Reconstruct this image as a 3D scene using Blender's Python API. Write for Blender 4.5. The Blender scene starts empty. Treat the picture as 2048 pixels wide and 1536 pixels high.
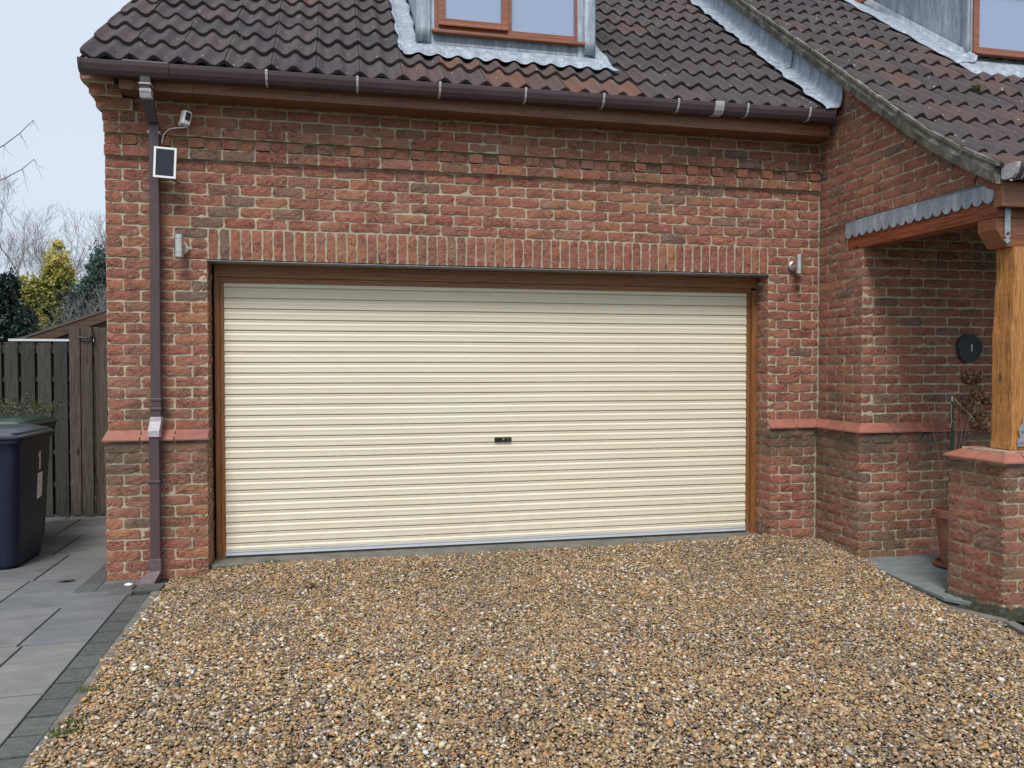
import bpy, bmesh, math, random
import numpy as np
from mathutils import Vector, Matrix, noise as mnoise
R = math.radians
random.seed(7)
rng = np.random.default_rng(7)
S = bpy.context.scene
COL = S.collection

# ------------------------------------------------------------------ camera
YAW, PITCH = 0.21746, -0.02195
cd = bpy.data.cameras.new('camera'); cam = bpy.data.objects.new('camera', cd); COL.objects.link(cam)
cam.location = (0.88718, -6.05504, 1.48378)
cam.rotation_euler = (math.pi/2 + PITCH, 0.00115, -YAW)
cd.sensor_width = 36; cd.lens = 28.125; cd.clip_end = 3000; cd.clip_start = 0.05
S.camera = cam
# ------------------------------------------------------------------ world
SUN_EL, SUN_AZ = R(56), R(200)      # azimuth clockwise from +Y
W = bpy.data.worlds.new("World"); S.world = W; W.use_nodes = True
wn = W.node_tree.nodes; wl = W.node_tree.links
for n in list(wn): wn.remove(n)
wo = wn.new('ShaderNodeOutputWorld'); bg = wn.new('ShaderNodeBackground'); bg.inputs['Strength'].default_value = 0.103
sky = wn.new('ShaderNodeTexSky'); sky.sky_type = 'NISHITA'; sky.sun_disc = False
sky.sun_elevation = SUN_EL; sky.sun_rotation = SUN_AZ
sky.air_density = 1.0; sky.dust_density = 4.0; sky.ozone_density = 1.5
hz = wn.new('ShaderNodeMix'); hz.data_type = 'RGBA'; hz.inputs[0].default_value = 0.78
tc = wn.new('ShaderNodeTexCoord'); nz = wn.new('ShaderNodeTexNoise'); nz.inputs['Scale'].default_value = 1.6; nz.inputs['Detail'].default_value = 3
cr = wn.new('ShaderNodeValToRGB'); cr.color_ramp.elements[0].position = .3; cr.color_ramp.elements[1].position = .75
cr.color_ramp.elements[0].color = (5.9, 7.0, 8.6, 1); cr.color_ramp.elements[1].color = (8.3, 8.8, 9.5, 1)
wl.new(tc.outputs['Generated'], nz.inputs['Vector']); wl.new(nz.outputs['Fac'], cr.inputs['Fac'])
wl.new(sky.outputs[0], hz.inputs['A']); wl.new(cr.outputs[0], hz.inputs['B'])
wl.new(hz.outputs['Result'], bg.inputs['Color']); wl.new(bg.outputs[0], wo.inputs[0])
sl = bpy.data.lights.new('sun', 'SUN'); sl.energy = 2.7; sl.angle = R(20); sl.color = (1, .965, .915)
so = bpy.data.objects.new('sun', sl); COL.objects.link(so)
sd = Vector((math.sin(SUN_AZ)*math.cos(SUN_EL), math.cos(SUN_AZ)*math.cos(SUN_EL), math.sin(SUN_EL)))
so.rotation_euler = (-sd).to_track_quat('-Z', 'Y').to_euler()
S.render.engine = 'CYCLES'
S.view_settings.view_transform = 'Standard'; S.view_settings.look = 'None'
S.view_settings.exposure = 0.17; S.view_settings.gamma = 1.0
S.render.resolution_x = 1024; S.render.resolution_y = 768

# ------------------------------------------------------------------ helpers
class MB:
    """collects faces; build() links ONE mesh object"""
    def __init__(s): s.v = []; s.f = []; s.m = []; s.a = []; s.n = 0
    def add(s, verts, faces, mat=0, val=0.5):
        verts = np.asarray(verts, float).reshape(-1, 3); b = s.n
        s.v.append(verts); s.n += len(verts)
        s.f += [tuple(i+b for i in f) for f in faces]; s.m += [mat]*len(faces)
        s.a.append(np.full(len(verts), val) if np.isscalar(val) else np.asarray(val, float))
        return s
    def box(s, x0, x1, y0, y1, z0, z1, mat=0, val=.5):
        v = [(x, y, z) for x in (x0, x1) for y in (y0, y1) for z in (z0, z1)]
        return s.add(v, [(0,1,3,2),(4,6,7,5),(0,4,5,1),(2,3,7,6),(0,2,6,4),(1,5,7,3)], mat, val)
    def obox(s, c, ux, uy, uz, mat=0, val=.5):
        c, ux, uy, uz = map(Vector, (c, ux, uy, uz))
        v = [c+ux*i+uy*j+uz*k for i in (-1,1) for j in (-1,1) for k in (-1,1)]
        return s.add([tuple(p) for p in v], [(0,1,3,2),(4,6,7,5),(0,4,5,1),(2,3,7,6),(0,2,6,4),(1,5,7,3)], mat, val)
    def prism(s, pts, d, mat=0, val=.5):
        """polygon (list of 3D) extruded by d"""
        p = np.array(pts, float); d = np.array(d, float); n = len(p)
        f = [tuple(range(n))[::-1], tuple(range(n, 2*n))] + [(i, (i+1) % n, n+(i+1) % n, n+i) for i in range(n)]
        return s.add(np.vstack([p, p+d]), f, mat, val)
    def tube(s, pts, rad, k=6, mat=0, val=.5, cap=True):
        pts = [Vector(p) for p in pts]
        if np.isscalar(rad): rad = [rad]*len(pts)
        vs = []; ref = Vector((0, 0, 1))
        d0 = (pts[1]-pts[0]).normalized()
        if abs(d0.dot(ref)) > .95: ref = Vector((1, 0, 0))
        a = d0.cross(ref).normalized()
        for i, p in enumerate(pts):
            d = (pts[min(i+1, len(pts)-1)]-pts[max(i-1, 0)]).normalized()
            a = (a-d*a.dot(d)).normalized(); b = d.cross(a)
            for j in range(k):
                t = 2*math.pi*j/k; vs.append(tuple(p+(a*math.cos(t)+b*math.sin(t))*rad[i]))
        f = [(i*k+j, i*k+(j+1) % k, (i+1)*k+(j+1) % k, (i+1)*k+j) for i in range(len(pts)-1) for j in range(k)]
        if cap: f += [tuple(range(k))[::-1], tuple(range((len(pts)-1)*k, len(pts)*k))]
        return s.add(vs, f, mat, val)
    def lathe(s, prof, c=(0,0,0), k=24, mat=0, val=.5, sx=1, sy=1):
        vs = [(c[0]+r*math.cos(2*math.pi*j/k)*sx, c[1]+r*math.sin(2*math.pi*j/k)*sy, c[2]+z) for r, z in prof for j in range(k)]
        f = [(i*k+j, i*k+(j+1) % k, (i+1)*k+(j+1) % k, (i+1)*k+j) for i in range(len(prof)-1) for j in range(k)]
        return s.add(vs, f, mat, val)
    def grid(s, P, mat=0, val=.5):
        """P: (n,m,3) array"""
        P = np.asarray(P, float); n, m = P.shape[:2]
        f = [(i*m+j, (i+1)*m+j, (i+1)*m+j+1, i*m+j+1) for i in range(n-1) for j in range(m-1)]
        return s.add(P.reshape(-1, 3), f, mat, val if np.isscalar(val) else np.asarray(val).reshape(-1))
    def build(s, name, mats, parent=None, smooth=False, bevel=0, loc=None):
        me = bpy.data.meshes.new(name)
        V = np.vstack(s.v) if s.v else np.zeros((0, 3))
        off = np.array(loc, float) if loc is not None else np.zeros(3)
        me.from_pydata((V-off).tolist(), [], s.f)
        if not isinstance(mats, (list, tuple)): mats = [mats]
        for m in mats: me.materials.append(m)
        me.polygons.foreach_set('material_index', s.m)
        at = me.attributes.new('rnd', 'FLOAT', 'POINT'); at.data.foreach_set('value', np.concatenate(s.a).astype(np.float32))
        if smooth: me.polygons.foreach_set('use_smooth', [True]*len(me.polygons))
        me.update()
        o = bpy.data.objects.new(name, me); COL.objects.link(o)
        o.location = off
        if parent:
            o.parent = parent; 
            o.matrix_parent_inverse = Matrix.Translation(-Vector(world_loc(parent)))
        if bevel:
            b = o.modifiers.new('bevel', 'BEVEL'); b.width = bevel; b.segments = 2; b.limit_method = 'ANGLE'; b.angle_limit = R(40)
        return o
def world_loc(o):
    if o is None: return Vector((0, 0, 0))
    return Vector(o.location) if o.parent is None else Vector(o.location)
def tag(o, label=None, cat=None, group=None, kind=None):
    if label: o['label'] = label
    if cat: o['category'] = cat
    if group: o['group'] = group
    if kind: o['kind'] = kind
    return o
def thing(name, loc, label, cat, group=None):
    o = bpy.data.objects.new(name, None); COL.objects.link(o); o.location = loc; o.empty_display_size = .2
    return tag(o, label, cat, group)

# ------------------------------------------------------------------ materials
class NT:
    def __init__(s, name):
        s.m = bpy.data.materials.new(name); s.m.use_nodes = True; s.t = s.m.node_tree
        s.b = s.t.nodes['Principled BSDF']; s.o = s.t.nodes['Material Output']
        s.tc = None
    def n(s, typ, **k):
        x = s.t.nodes.new(typ)
        for a, b in k.items():
            if a in x.inputs: x.inputs[a].default_value = b
            else: setattr(x, a, b)
        return x
    def l(s, a, b): s.t.links.new(a, b)
    def pos(s):
        if not s.tc: s.tc = s.n('ShaderNodeNewGeometry').outputs['Position']
        return s.tc
    def map(s, scale=(1,1,1), rot=(0,0,0)):
        mp = s.n('ShaderNodeMapping'); mp.inputs['Scale'].default_value = scale; mp.inputs['Rotation'].default_value = rot
        s.l(s.pos(), mp.inputs['Vector']); return mp.outputs[0]
    def noise(s, scale, detail=4, rough=.55, vec=None, dist=0):
        x = s.n('ShaderNodeTexNoise'); x.inputs['Scale'].default_value = scale; x.inputs['Detail'].default_value = detail
        x.inputs['Roughness'].default_value = rough; x.inputs['Distortion'].default_value = dist
        s.l(vec or s.pos(), x.inputs['Vector']); return x.outputs['Fac']
    def ramp(s, fac, stops, interp='LINEAR'):
        r = s.n('ShaderNodeValToRGB'); e = r.color_ramp.elements; r.color_ramp.interpolation = interp
        while len(e) < len(stops): e.new(.5)
        for i, (p, c) in enumerate(stops):
            e[i].position = p; e[i].color = (*c, 1) if len(c) == 3 else c
        s.l(fac, r.inputs['Fac']); return r.outputs['Color']
    def mix(s, fac, a, b, mode='MIX'):
        x = s.n('ShaderNodeMix'); x.data_type = 'RGBA'; x.blend_type = mode
        for v, i in ((fac, 0), (a, 'A'), (b, 'B')):
            if hasattr(v, 'links'): s.l(v, x.inputs[i])
            elif i == 0: x.inputs[0].default_value = v
            else: x.inputs[i].default_value = (*v, 1)
        return x.outputs['Result']
    def attr(s, name='rnd'):
        a = s.n('ShaderNodeAttribute'); a.attribute_name = name; return a.outputs['Fac']
    def math(s, op, a, b=0):
        x = s.n('ShaderNodeMath'); x.operation = op
        for i, v in enumerate((a, b)):
            if hasattr(v, 'links'): s.l(v, x.inputs[i])
            else: x.inputs[i].default_value = v
        return x.outputs[0]
    def mr(s, v, a, b, c=0, d=1):
        x = s.n('ShaderNodeMapRange'); s.l(v, x.inputs[0])
        for i, q in enumerate((a, b, c, d)): x.inputs[i+1].default_value = q
        return x.outputs[0]
    def bump(s, h, strength=.3, dist=.01):
        x = s.n('ShaderNodeBump'); x.inputs['Strength'].default_value = strength; x.inputs['Distance'].default_value = dist
        s.l(h, x.inputs['Height']); s.l(x.outputs[0], s.b.inputs['Normal']); return x
    def fin(s, color=None, rough=.8, metal=0, spec=None):
        if color is not None:
            if hasattr(color, 'links'): s.l(color, s.b.inputs['Base Color'])
            else: s.b.inputs['Base Color'].default_value = (*color, 1)
        if hasattr(rough, 'links'): s.l(rough, s.b.inputs['Roughness'])
        else: s.b.inputs['Roughness'].default_value = rough
        s.b.inputs['Metallic'].default_value = metal
        if spec is not None: s.b.inputs['Specular IOR Level'].default_value = spec
        return s.m
def sepz(t):
    x = t.n('ShaderNodeSeparateXYZ'); t.l(t.pos(), x.inputs[0]); return x.outputs

def brick_mat(name='brick'):
    t = NT(name); a = t.attr()
    base = t.ramp(a, [(0, (.17,.115,.095)), (.035, (.205,.118,.09)), (.09, (.265,.12,.085)), (.24, (.295,.108,.074)), (.42, (.33,.120,.080)), (.58, (.355,.145,.094)), (.72, (.305,.100,.070)), (.85, (.34,.155,.108)), (.94, (.405,.165,.088)), (1, (.235,.135,.095))])
    # each brick has its own offset into the textures
    base = t.mix(.14, base, (.27,.155,.11))
    v = t.n('ShaderNodeCombineXYZ'); t.l(t.math('MULTIPLY', a, 37.0), v.inputs[0]); t.l(t.math('MULTIPLY', a, 11.0), v.inputs[2])
    ad = t.n('ShaderNodeVectorMath'); ad.operation = 'ADD'; t.l(t.map((1, 1, 1.9)), ad.inputs[0]); t.l(v.outputs[0], ad.inputs[1]); vv = ad.outputs[0]
    n1 = t.noise(20, 6, .7, vv, .6)
    c = t.mix(t.mr(n1, .54, .76, 0, .6), base, (.17,.075,.06))
    c = t.mix(t.mr(n1, .46, .30, 0, .55), c, (.44,.235,.14))
    cre = t.math('ABSOLUTE', t.math('SUBTRACT', t.noise(17, 5, .6, vv, 1.6), .5))
    crk = t.math('MULTIPLY', t.mr(cre, .0, .022, 1, 0), t.mr(t.noise(6, 2, .5, vv), .45, .6))
    c = t.mix(t.math('MULTIPLY', crk, .75), c, (.075,.035,.03))
    c = t.mix(t.mr(t.noise(70, 3, .7), .57, .68, 0, .6), c, (.43,.36,.26))       # mortar smears and sand
    z = sepz(t)[2]
    n4 = t.noise(1.7, 5, .6)
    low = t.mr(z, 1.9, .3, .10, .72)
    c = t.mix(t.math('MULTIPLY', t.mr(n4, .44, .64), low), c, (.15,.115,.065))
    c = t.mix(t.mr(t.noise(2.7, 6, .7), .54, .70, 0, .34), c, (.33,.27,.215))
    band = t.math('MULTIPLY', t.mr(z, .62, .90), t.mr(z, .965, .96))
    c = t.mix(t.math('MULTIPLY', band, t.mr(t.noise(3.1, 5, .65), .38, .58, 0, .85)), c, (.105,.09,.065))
    st = t.noise(1.0, 5, .6, t.map((5.5, 5.5, .45)))
    c = t.mix(t.mr(st, .54, .72, 0, .38), c, (.13,.095,.07))
    t.bump(t.math('SUBTRACT', t.math('ADD', t.noise(60, 6, .7), t.math('MULTIPLY', n1, 1.3)), t.math('MULTIPLY', crk, .8)), .9, .007)
    return t.fin(c, .9, spec=.25)
def mortar_mat():
    t = NT('mortar'); n = t.noise(11, 5)
    c = t.ramp(n, [(.25, (.36,.31,.215)), (.55, (.48,.42,.30)), (.8, (.58,.52,.39))])
    z = sepz(t)[2]; low = t.mr(z, 1.0, .1, .1, .7)
    c = t.mix(t.math('MULTIPLY', t.mr(t.noise(2.1, 5), .4, .62), low), c, (.19,.18,.105))
    c = t.mix(t.mr(t.noise(1.1, 4), .5, .7, 0, .35), c, (.33,.26,.20))
    band = t.math('MULTIPLY', t.mr(z, .62, .90), t.mr(z, .965, .96))
    c = t.mix(t.math('MULTIPLY', band, t.mr(t.noise(3.1, 5, .65), .38, .58, 0, .85)), c, (.085,.08,.055))
    t.bump(t.noise(130, 4, .7), .6, .005)
    return t.fin(c, .95, spec=.15)
def simple(name, col, rough=.6, metal=0, var=.12, scale=8, bs=0, bscale=60, spec=None):
    t = NT(name); n = t.noise(scale, 5)
    d = tuple(max(0, x*(1-var)) for x in col); l = tuple(min(1, x*(1+var)) for x in col)
    c = t.ramp(n, [(.3, d), (.7, l)])
    if bs: t.bump(t.noise(bscale, 4), bs, .004)
    return t.fin(c, rough, metal, spec)
def wood_mat(name, c1, c2, axis='Z', scale=1.0, rough=.6, knots=True, fine=1.0):
    t = NT(name)
    sc = {'Z': (70, 70, 2.2), 'X': (2.2, 70, 70), 'Y': (70, 2.2, 70)}[axis]
    v = t.map(tuple(x*scale for x in sc))
    g = t.noise(1.6, 7, .68, v, 1.2)
    g2 = t.noise(5.0*fine, 3, .6, v, .4)
    c = t.ramp(t.math('ADD', t.math('MULTIPLY', g, .7), t.math('MULTIPLY', g2, .3)), [(.41, c1), (.49, tuple(.42*a+.58*b for a, b in zip(c1, c2))), (.60, c2)])
    if knots:
        k = t.n('ShaderNodeTexVoronoi'); k.inputs['Scale'].default_value = 3.2
        kv = t.map({'Z': (1.6,1.6,.7), 'X': (.7,1.6,1.6), 'Y': (1.6,.7,1.6)}[axis]); t.l(kv, k.inputs['Vector'])
        c = t.mix(t.mr(k.outputs['Distance'], .05, .11, .85, 0), c, tuple(x*.25 for x in c1))
    a = t.attr(); c = t.mix(1, c, t.ramp(a, [(0, (.78,.78,.78)), (1, (1.15,1.15,1.15))]), 'MULTIPLY')
    t.bump(g, .5, .004)
    return t.fin(c, rough)
M = {}
M['brick'] = brick_mat(); M['mortar'] = mortar_mat()
# smooth red clay plinth tiles
t = NT('clay_tile'); c = t.ramp(t.noise(14, 5), [(.3, (.27,.10,.070)), (.7, (.35,.138,.098))]); c = t.mix(t.mr(t.noise(5, 5), .55, .75, 0, .45), c, (.30,.16,.12))
a = t.attr(); c = t.mix(1, c, t.ramp(a, [(0, (.8,.8,.8)), (1, (1.12,1.1,1.1))]), 'MULTIPLY'); t.bump(t.noise(90, 3), .15, .002); M['clay'] = t.fin(c, .55)
# concrete roof tiles
t = NT('roof_tile'); a = t.attr()
c = t.ramp(a, [(0, (.042,.036,.041)), (.45, (.063,.049,.053)), (.75, (.078,.053,.052)), (.93, (.105,.060,.048)), (1, (.15,.072,.048))])
c = t.mix(t.mr(t.noise(4, 5), .42, .68, 0, .55), c, (.085,.078,.078))
c = t.mix(t.mr(t.noise(38, 5, .7), .56, .72, 0, .6), c, (.15,.135,.13))
c = t.mix(t.mr(t.noise(2.3, 4), .58, .72, 0, .45), c, (.07,.068,.045))
v = t.n('ShaderNodeTexVoronoi'); v.inputs['Scale'].default_value = 13; t.l(t.map((1.0,.8,.8)), v.inputs['Vector'])
c = t.mix(t.mr(v.outputs['Distance'], .055, .11, .8, 0), c, (.42,.41,.37))
t.bump(t.math('ADD', t.noise(140, 4, .7), t.noise(30, 3)), .35, .004); M['tile'] = t.fin(c, .82, spec=.3)
# lead
def lead_mat(name, lift=1.0):
    t = NT(name); v = t.map((9, 9, 1.4)); n = t.noise(2.0, 7, .65, v, .8)
    c = t.ramp(n, [(.3, (.20*lift,.235*lift,.275*lift)), (.52, (.32*lift,.37*lift,.43*lift)), (.7, (.50*lift,.56*lift,.62*lift))])
    c = t.mix(t.mr(t.noise(23, 5, .7), .55, .72, 0, .5), c, (.55,.6,.65))
    c = t.mix(t.mr(t.noise(3.3, 4), .6, .75, 0, .35), c, (.13,.15,.17))
    t.bump(t.noise(9, 3), .35, .01); return t.fin(c, .55, .2)
M['lead'] = lead_mat('lead'); M['lead_pale'] = lead_mat('lead_pale', .98)
M['lead_shaded'] = lead_mat('lead_shaded', .62)  # lead copy with the shade under the dormer sills put into its colour
t = NT('mossy_fillet'); c = t.ramp(t.noise(30, 6, .75), [(.35, (.022,.026,.016)), (.55, (.06,.065,.038)), (.64, (.12,.12,.08)), (.74, (.42,.41,.36))]); t.bump(t.noise(55, 6, .8), 1, .02); M['fillet'] = t.fin(c, .95)
t = NT('verge_mortar'); c = t.ramp(t.noise(9, 6, .7), [(.3, (.06,.057,.048)), (.5, (.145,.14,.115)), (.68, (.31,.30,.25))])
c = t.mix(t.mr(t.noise(3.0, 5), .5, .66, 0, .7), c, (.095,.10,.055)); c = t.mix(t.mr(t.noise(60, 3), .68, .74), c, (.5,.49,.44))
t.bump(t.noise(45, 6, .7), .9, .012); M['verge'] = t.fin(c, .95)
M['upvc'] = simple('brown_upvc', (.075,.05,.058), .38, 0, .12, 5, spec=.5)
M['upvc_pale'] = simple('weathered_upvc', (.40,.38,.41), .5, 0, .25, 60)
M['bracket'] = simple('bracket_grey', (.42,.41,.41), .5, 0, .3, 90)
M['fascia'] = wood_mat('fascia_wood', (.105,.043,.022), (.25,.108,.052), 'X', .7, .5, False)
M['frame'] = wood_mat('frame_wood', (.13,.05,.016), (.32,.14,.045), 'Z', 1, .45, False)
M['framex'] = wood_mat('head_wood', (.15,.06,.024), (.34,.15,.055), 'X', 1, .45, False)
M['post'] = wood_mat('post_wood', (.17,.062,.015), (.54,.245,.065), 'Z', .85, .55, True)
M['beam'] = wood_mat('beam_wood', (.06,.014,.007), (.33,.09,.034), 'Y', .8, .5, True)
M['beamx'] = wood_mat('bolster_wood', (.11,.035,.016), (.30,.105,.04), 'X', .8, .5, True)
M['fencew'] = wood_mat('fence_wood', (.022,.023,.021), (.068,.066,.056), 'Z', .8, .9, False)
M['gatew'] = wood_mat('gate_wood', (.028,.022,.016), (.125,.102,.075), 'Z', .9, .9, True)
M['shedw'] = wood_mat('shed_wood', (.045,.026,.018), (.11,.065,.045), 'X', .7, .85, True)
M['winw'] = wood_mat('window_wood', (.19,.062,.032), (.34,.13,.068), 'X', .5, .35, False)
t = NT('cream_steel'); c = t.ramp(t.noise(2.5, 4, .5, t.map((.6,1,3))), [(.3, (.69,.63,.49)), (.7, (.73,.675,.535))])
c = t.mix(t.mr(t.noise(5, 6, .7, t.map((3.5,1,.35))), .55, .8, 0, .22), c, (.60,.52,.38))
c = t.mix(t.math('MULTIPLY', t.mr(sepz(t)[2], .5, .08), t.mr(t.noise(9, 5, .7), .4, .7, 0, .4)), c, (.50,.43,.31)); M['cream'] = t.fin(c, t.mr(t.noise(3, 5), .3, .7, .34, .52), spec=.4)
M['alu'] = simple('aluminium', (.60,.62,.66), .45, .15, .06, 5)
M['rubber'] = simple('rubber', (.02,.022,.024), .7)
M['steel'] = simple('brushed_steel', (.60,.585,.54), .30, .85, .08, 30)
M['black'] = simple('black_plastic', (.012,.012,.014), .35)
M['white'] = simple('white_plastic', (.78,.78,.77), .35, 0, .03)
M['cell'] = simple('solar_cell', (.012,.016,.028), .15, 0, .2, 3)
M['galv'] = simple('galvanised_metal', (.36,.39,.42), .42, .55, .22, 22, .2)
M['bolt'] = simple('bolt', (.08,.085,.09), .4, .6)
t = NT('window_glass'); t.fin((.24,.33,.50), .05, .0, .9); t.b.inputs['IOR'].default_value = 1.9; M['glass'] = t.m  # blue-grey sky reflection put into the base colour
M['bin'] = None
t = NT('bin_plastic'); c = t.ramp(t.noise(6, 5), [(.3, (.006,.011,.026)), (.7, (.010,.017,.040))]); c = t.mix(t.mr(t.noise(22, 6, .75, t.map((1,1,.35))), .66, .76, 0, .5), c, (.10,.12,.15)); M['bin'] = t.fin(c, .42, spec=.35)
M['binlid'] = simple('bin_lid', (.020,.025,.038), .3, 0, .3, 14)
M['green'] = simple('green_plastic', (.010,.045,.030), .35, 0, .25, 9)
M['greenlid'] = simple('green_lid', (.035,.07,.05), .3, 0, .2, 9)
M['sticker'] = simple('sticker', (.85,.84,.80), .6, 0, .15, 30)
M['number'] = simple('number_vinyl', (.85,.76,.55), .5, 0, .1, 30)
M['slate'] = simple('slate', (.026,.034,.045), .55, 0, .3, 25, .4, 40)
M['terracotta'] = simple('terracotta', (.22,.092,.055), .8, 0, .2, 12)
M['soil'] = simple('soil', (.03,.02,.014), .95, 0, .4, 40, .8)
M['stem'] = simple('dry_stem', (.20,.125,.08), .85, 0, .3, 30)
M['petal'] = simple('dry_petal', (.24,.135,.075), .9, 0, .55, 60)
M['stake'] = simple('green_stake', (.02,.05,.028), .5, 0, .2)
M['string'] = simple('string', (.5,.44,.34), .9)
M['wire'] = simple('wire', (.13,.12,.11), .5, .3)
M['moss'] = simple('moss', (.16,.20,.04), .95, 0, .4, 60, .8)
M['bark'] = simple('bark', (.12,.105,.095), .95, 0, .3, 30)
M['barkpale'] = simple('bark_pale', (.19,.18,.18), .95, 0, .3, 30)
M['white_roof'] = simple('white_roof', (.72,.74,.76), .4, 0, .05)
def leaf(name, stops):
    t = NT(name); c = t.ramp(t.attr(), stops); t.b.inputs['Subsurface Weight'].default_value = 0
    tr = t.n('ShaderNodeBsdfTranslucent'); t.l(c, tr.inputs['Color'])
    mx = t.n('ShaderNodeMixShader'); mx.inputs[0].default_value = .25
    t.fin(c, .5); t.l(t.b.outputs[0], mx.inputs[1]); t.l(tr.outputs[0], mx.inputs[2]); t.l(mx.outputs[0], t.o.inputs['Surface'])
    return t.m
M['leaf_gold'] = leaf('golden_leaf', [(0, (.05,.075,.025)), (.3, (.15,.18,.04)), (.55, (.38,.36,.09)), (1, (.70,.58,.18))])
M['leaf_ivy'] = leaf('ivy_leaf', [(0, (.018,.034,.028)), (.5, (.036,.066,.048)), (.85, (.08,.12,.09)), (1, (.20,.24,.20))])
M['leaf_holly'] = leaf('holly_leaf', [(0, (.05,.09,.08)), (.6, (.10,.16,.14)), (1, (.25,.31,.29))])
M['leaf_clip'] = leaf('conifer_spray', [(0, (.035,.045,.02)), (.6, (.09,.10,.05)), (1, (.17,.16,.09))])
M['leaf_weed'] = leaf('weed_leaf', [(0, (.04,.07,.015)), (1, (.13,.17,.04))])
# paving
t = NT('slab'); a = t.attr(); v = t.map((1.5, 3.6, 1))
c = t.ramp(t.noise(2.2, 7, .65, v, .7), [(.3, (.130,.132,.134)), (.5, (.165,.166,.164)), (.72, (.215,.212,.20))])
c = t.mix(1, c, t.ramp(a, [(0, (.80,.83,.88)), (.5, (1.0,1.0,1.0)), (1, (1.15,1.10,1.0))]), 'MULTIPLY')
c = t.mix(t.mr(t.noise(1.3, 5), .50, .68, 0, .6), c, (.09,.088,.08)); c = t.mix(t.mr(t.noise(26, 5, .75), .62, .72, 0, .35), c, (.33,.32,.29))
t.bump(t.noise(3.0, 6, .6, v, .6), .35, .006); M['slab'] = t.fin(c, .62)
t = NT('porch_slab'); c = t.ramp(t.noise(5, 7, .65, t.map((1,2.4,1))), [(.3, (.13,.15,.155)), (.7, (.22,.245,.245))]); t.bump(t.noise(40,4), .2, .003); M['pslab'] = t.fin(c, .6)
t = NT('block'); a = t.attr(); c = t.ramp(t.noise(30, 6, .7), [(.3, (.050,.054,.050)), (.6, (.084,.090,.084)), (.8, (.14,.145,.135))])
c = t.mix(t.mr(t.noise(150, 2), .66, .72, 0, .6), c, (.26,.26,.24)); c = t.mix(1, c, t.ramp(a, [(0, (.8,.8,.8)), (1, (1.25,1.25,1.25))]), 'MULTIPLY'); t.bump(t.noise(120, 4), .5, .004); M['block'] = t.fin(c, .85)
t = NT('edging'); c = t.ramp(t.noise(12, 6, .7), [(.3, (.10,.095,.08)), (.7, (.20,.19,.165))]); c = t.mix(t.mr(t.noise(4, 4), .5, .65, 0, .6), c, (.085,.09,.06)); t.bump(t.noise(60, 4), .4, .004); M['edging'] = t.fin(c, .9)
M['joint'] = simple('joint_sand', (.022,.023,.022), .95, 0, .3, 30)
t = NT('soil_bed'); c = t.ramp(t.noise(60, 5, .7), [(.3, (.02,.016,.012)), (.7, (.06,.048,.034))]); t.bump(t.noise(80, 4), 1, .01); M['bed'] = t.fin(c, .95)
t = NT('pebble'); a = t.attr()
c = t.ramp(a, [(0, (.075,.055,.04)), (.09, (.14,.09,.05)), (.18, (.26,.165,.075)), (.30, (.36,.235,.105)), (.41, (.43,.31,.16)), (.50, (.22,.16,.11)), (.58, (.56,.42,.24)), (.65, (.47,.22,.07)), (.71, (.11,.115,.13)), (.755, (.34,.32,.30)), (.80, (.62,.52,.37)), (.85, (.23,.17,.16)), (.89, (.55,.33,.12)), (.925, (.72,.66,.55)), (.985, (.84,.81,.73))], 'CONSTANT')
c = t.mix(t.mr(t.noise(1.2, 4), .4, .7, 0, .20), c, (.42,.29,.16)); c = t.mix(t.mr(t.noise(2.6, 5, .65), .48, .64, 0, .30), c, (.50,.31,.125)); c = t.mix(t.mr(t.noise(2.1, 4, .6, t.map((1,1,1),(0,0,1))), .54, .68, 0, .30), c, (.17,.125,.09))
c = t.mix(t.mr(t.noise(220, 3), .35, .7, 0, .25), c, (.14,.095,.055)); c = t.mix(t.mr(t.noise(.75, 5, .6), .45, .66, 0, .30), c, (.20,.14,.085));  M['pebble'] = t.fin(c, .45, spec=.5)
t = NT('grass_ground'); c = t.ramp(t.noise(3, 6), [(.3, (.03,.045,.015)), (.7, (.07,.085,.03))]); M['grass'] = t.fin(c, .95)

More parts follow.
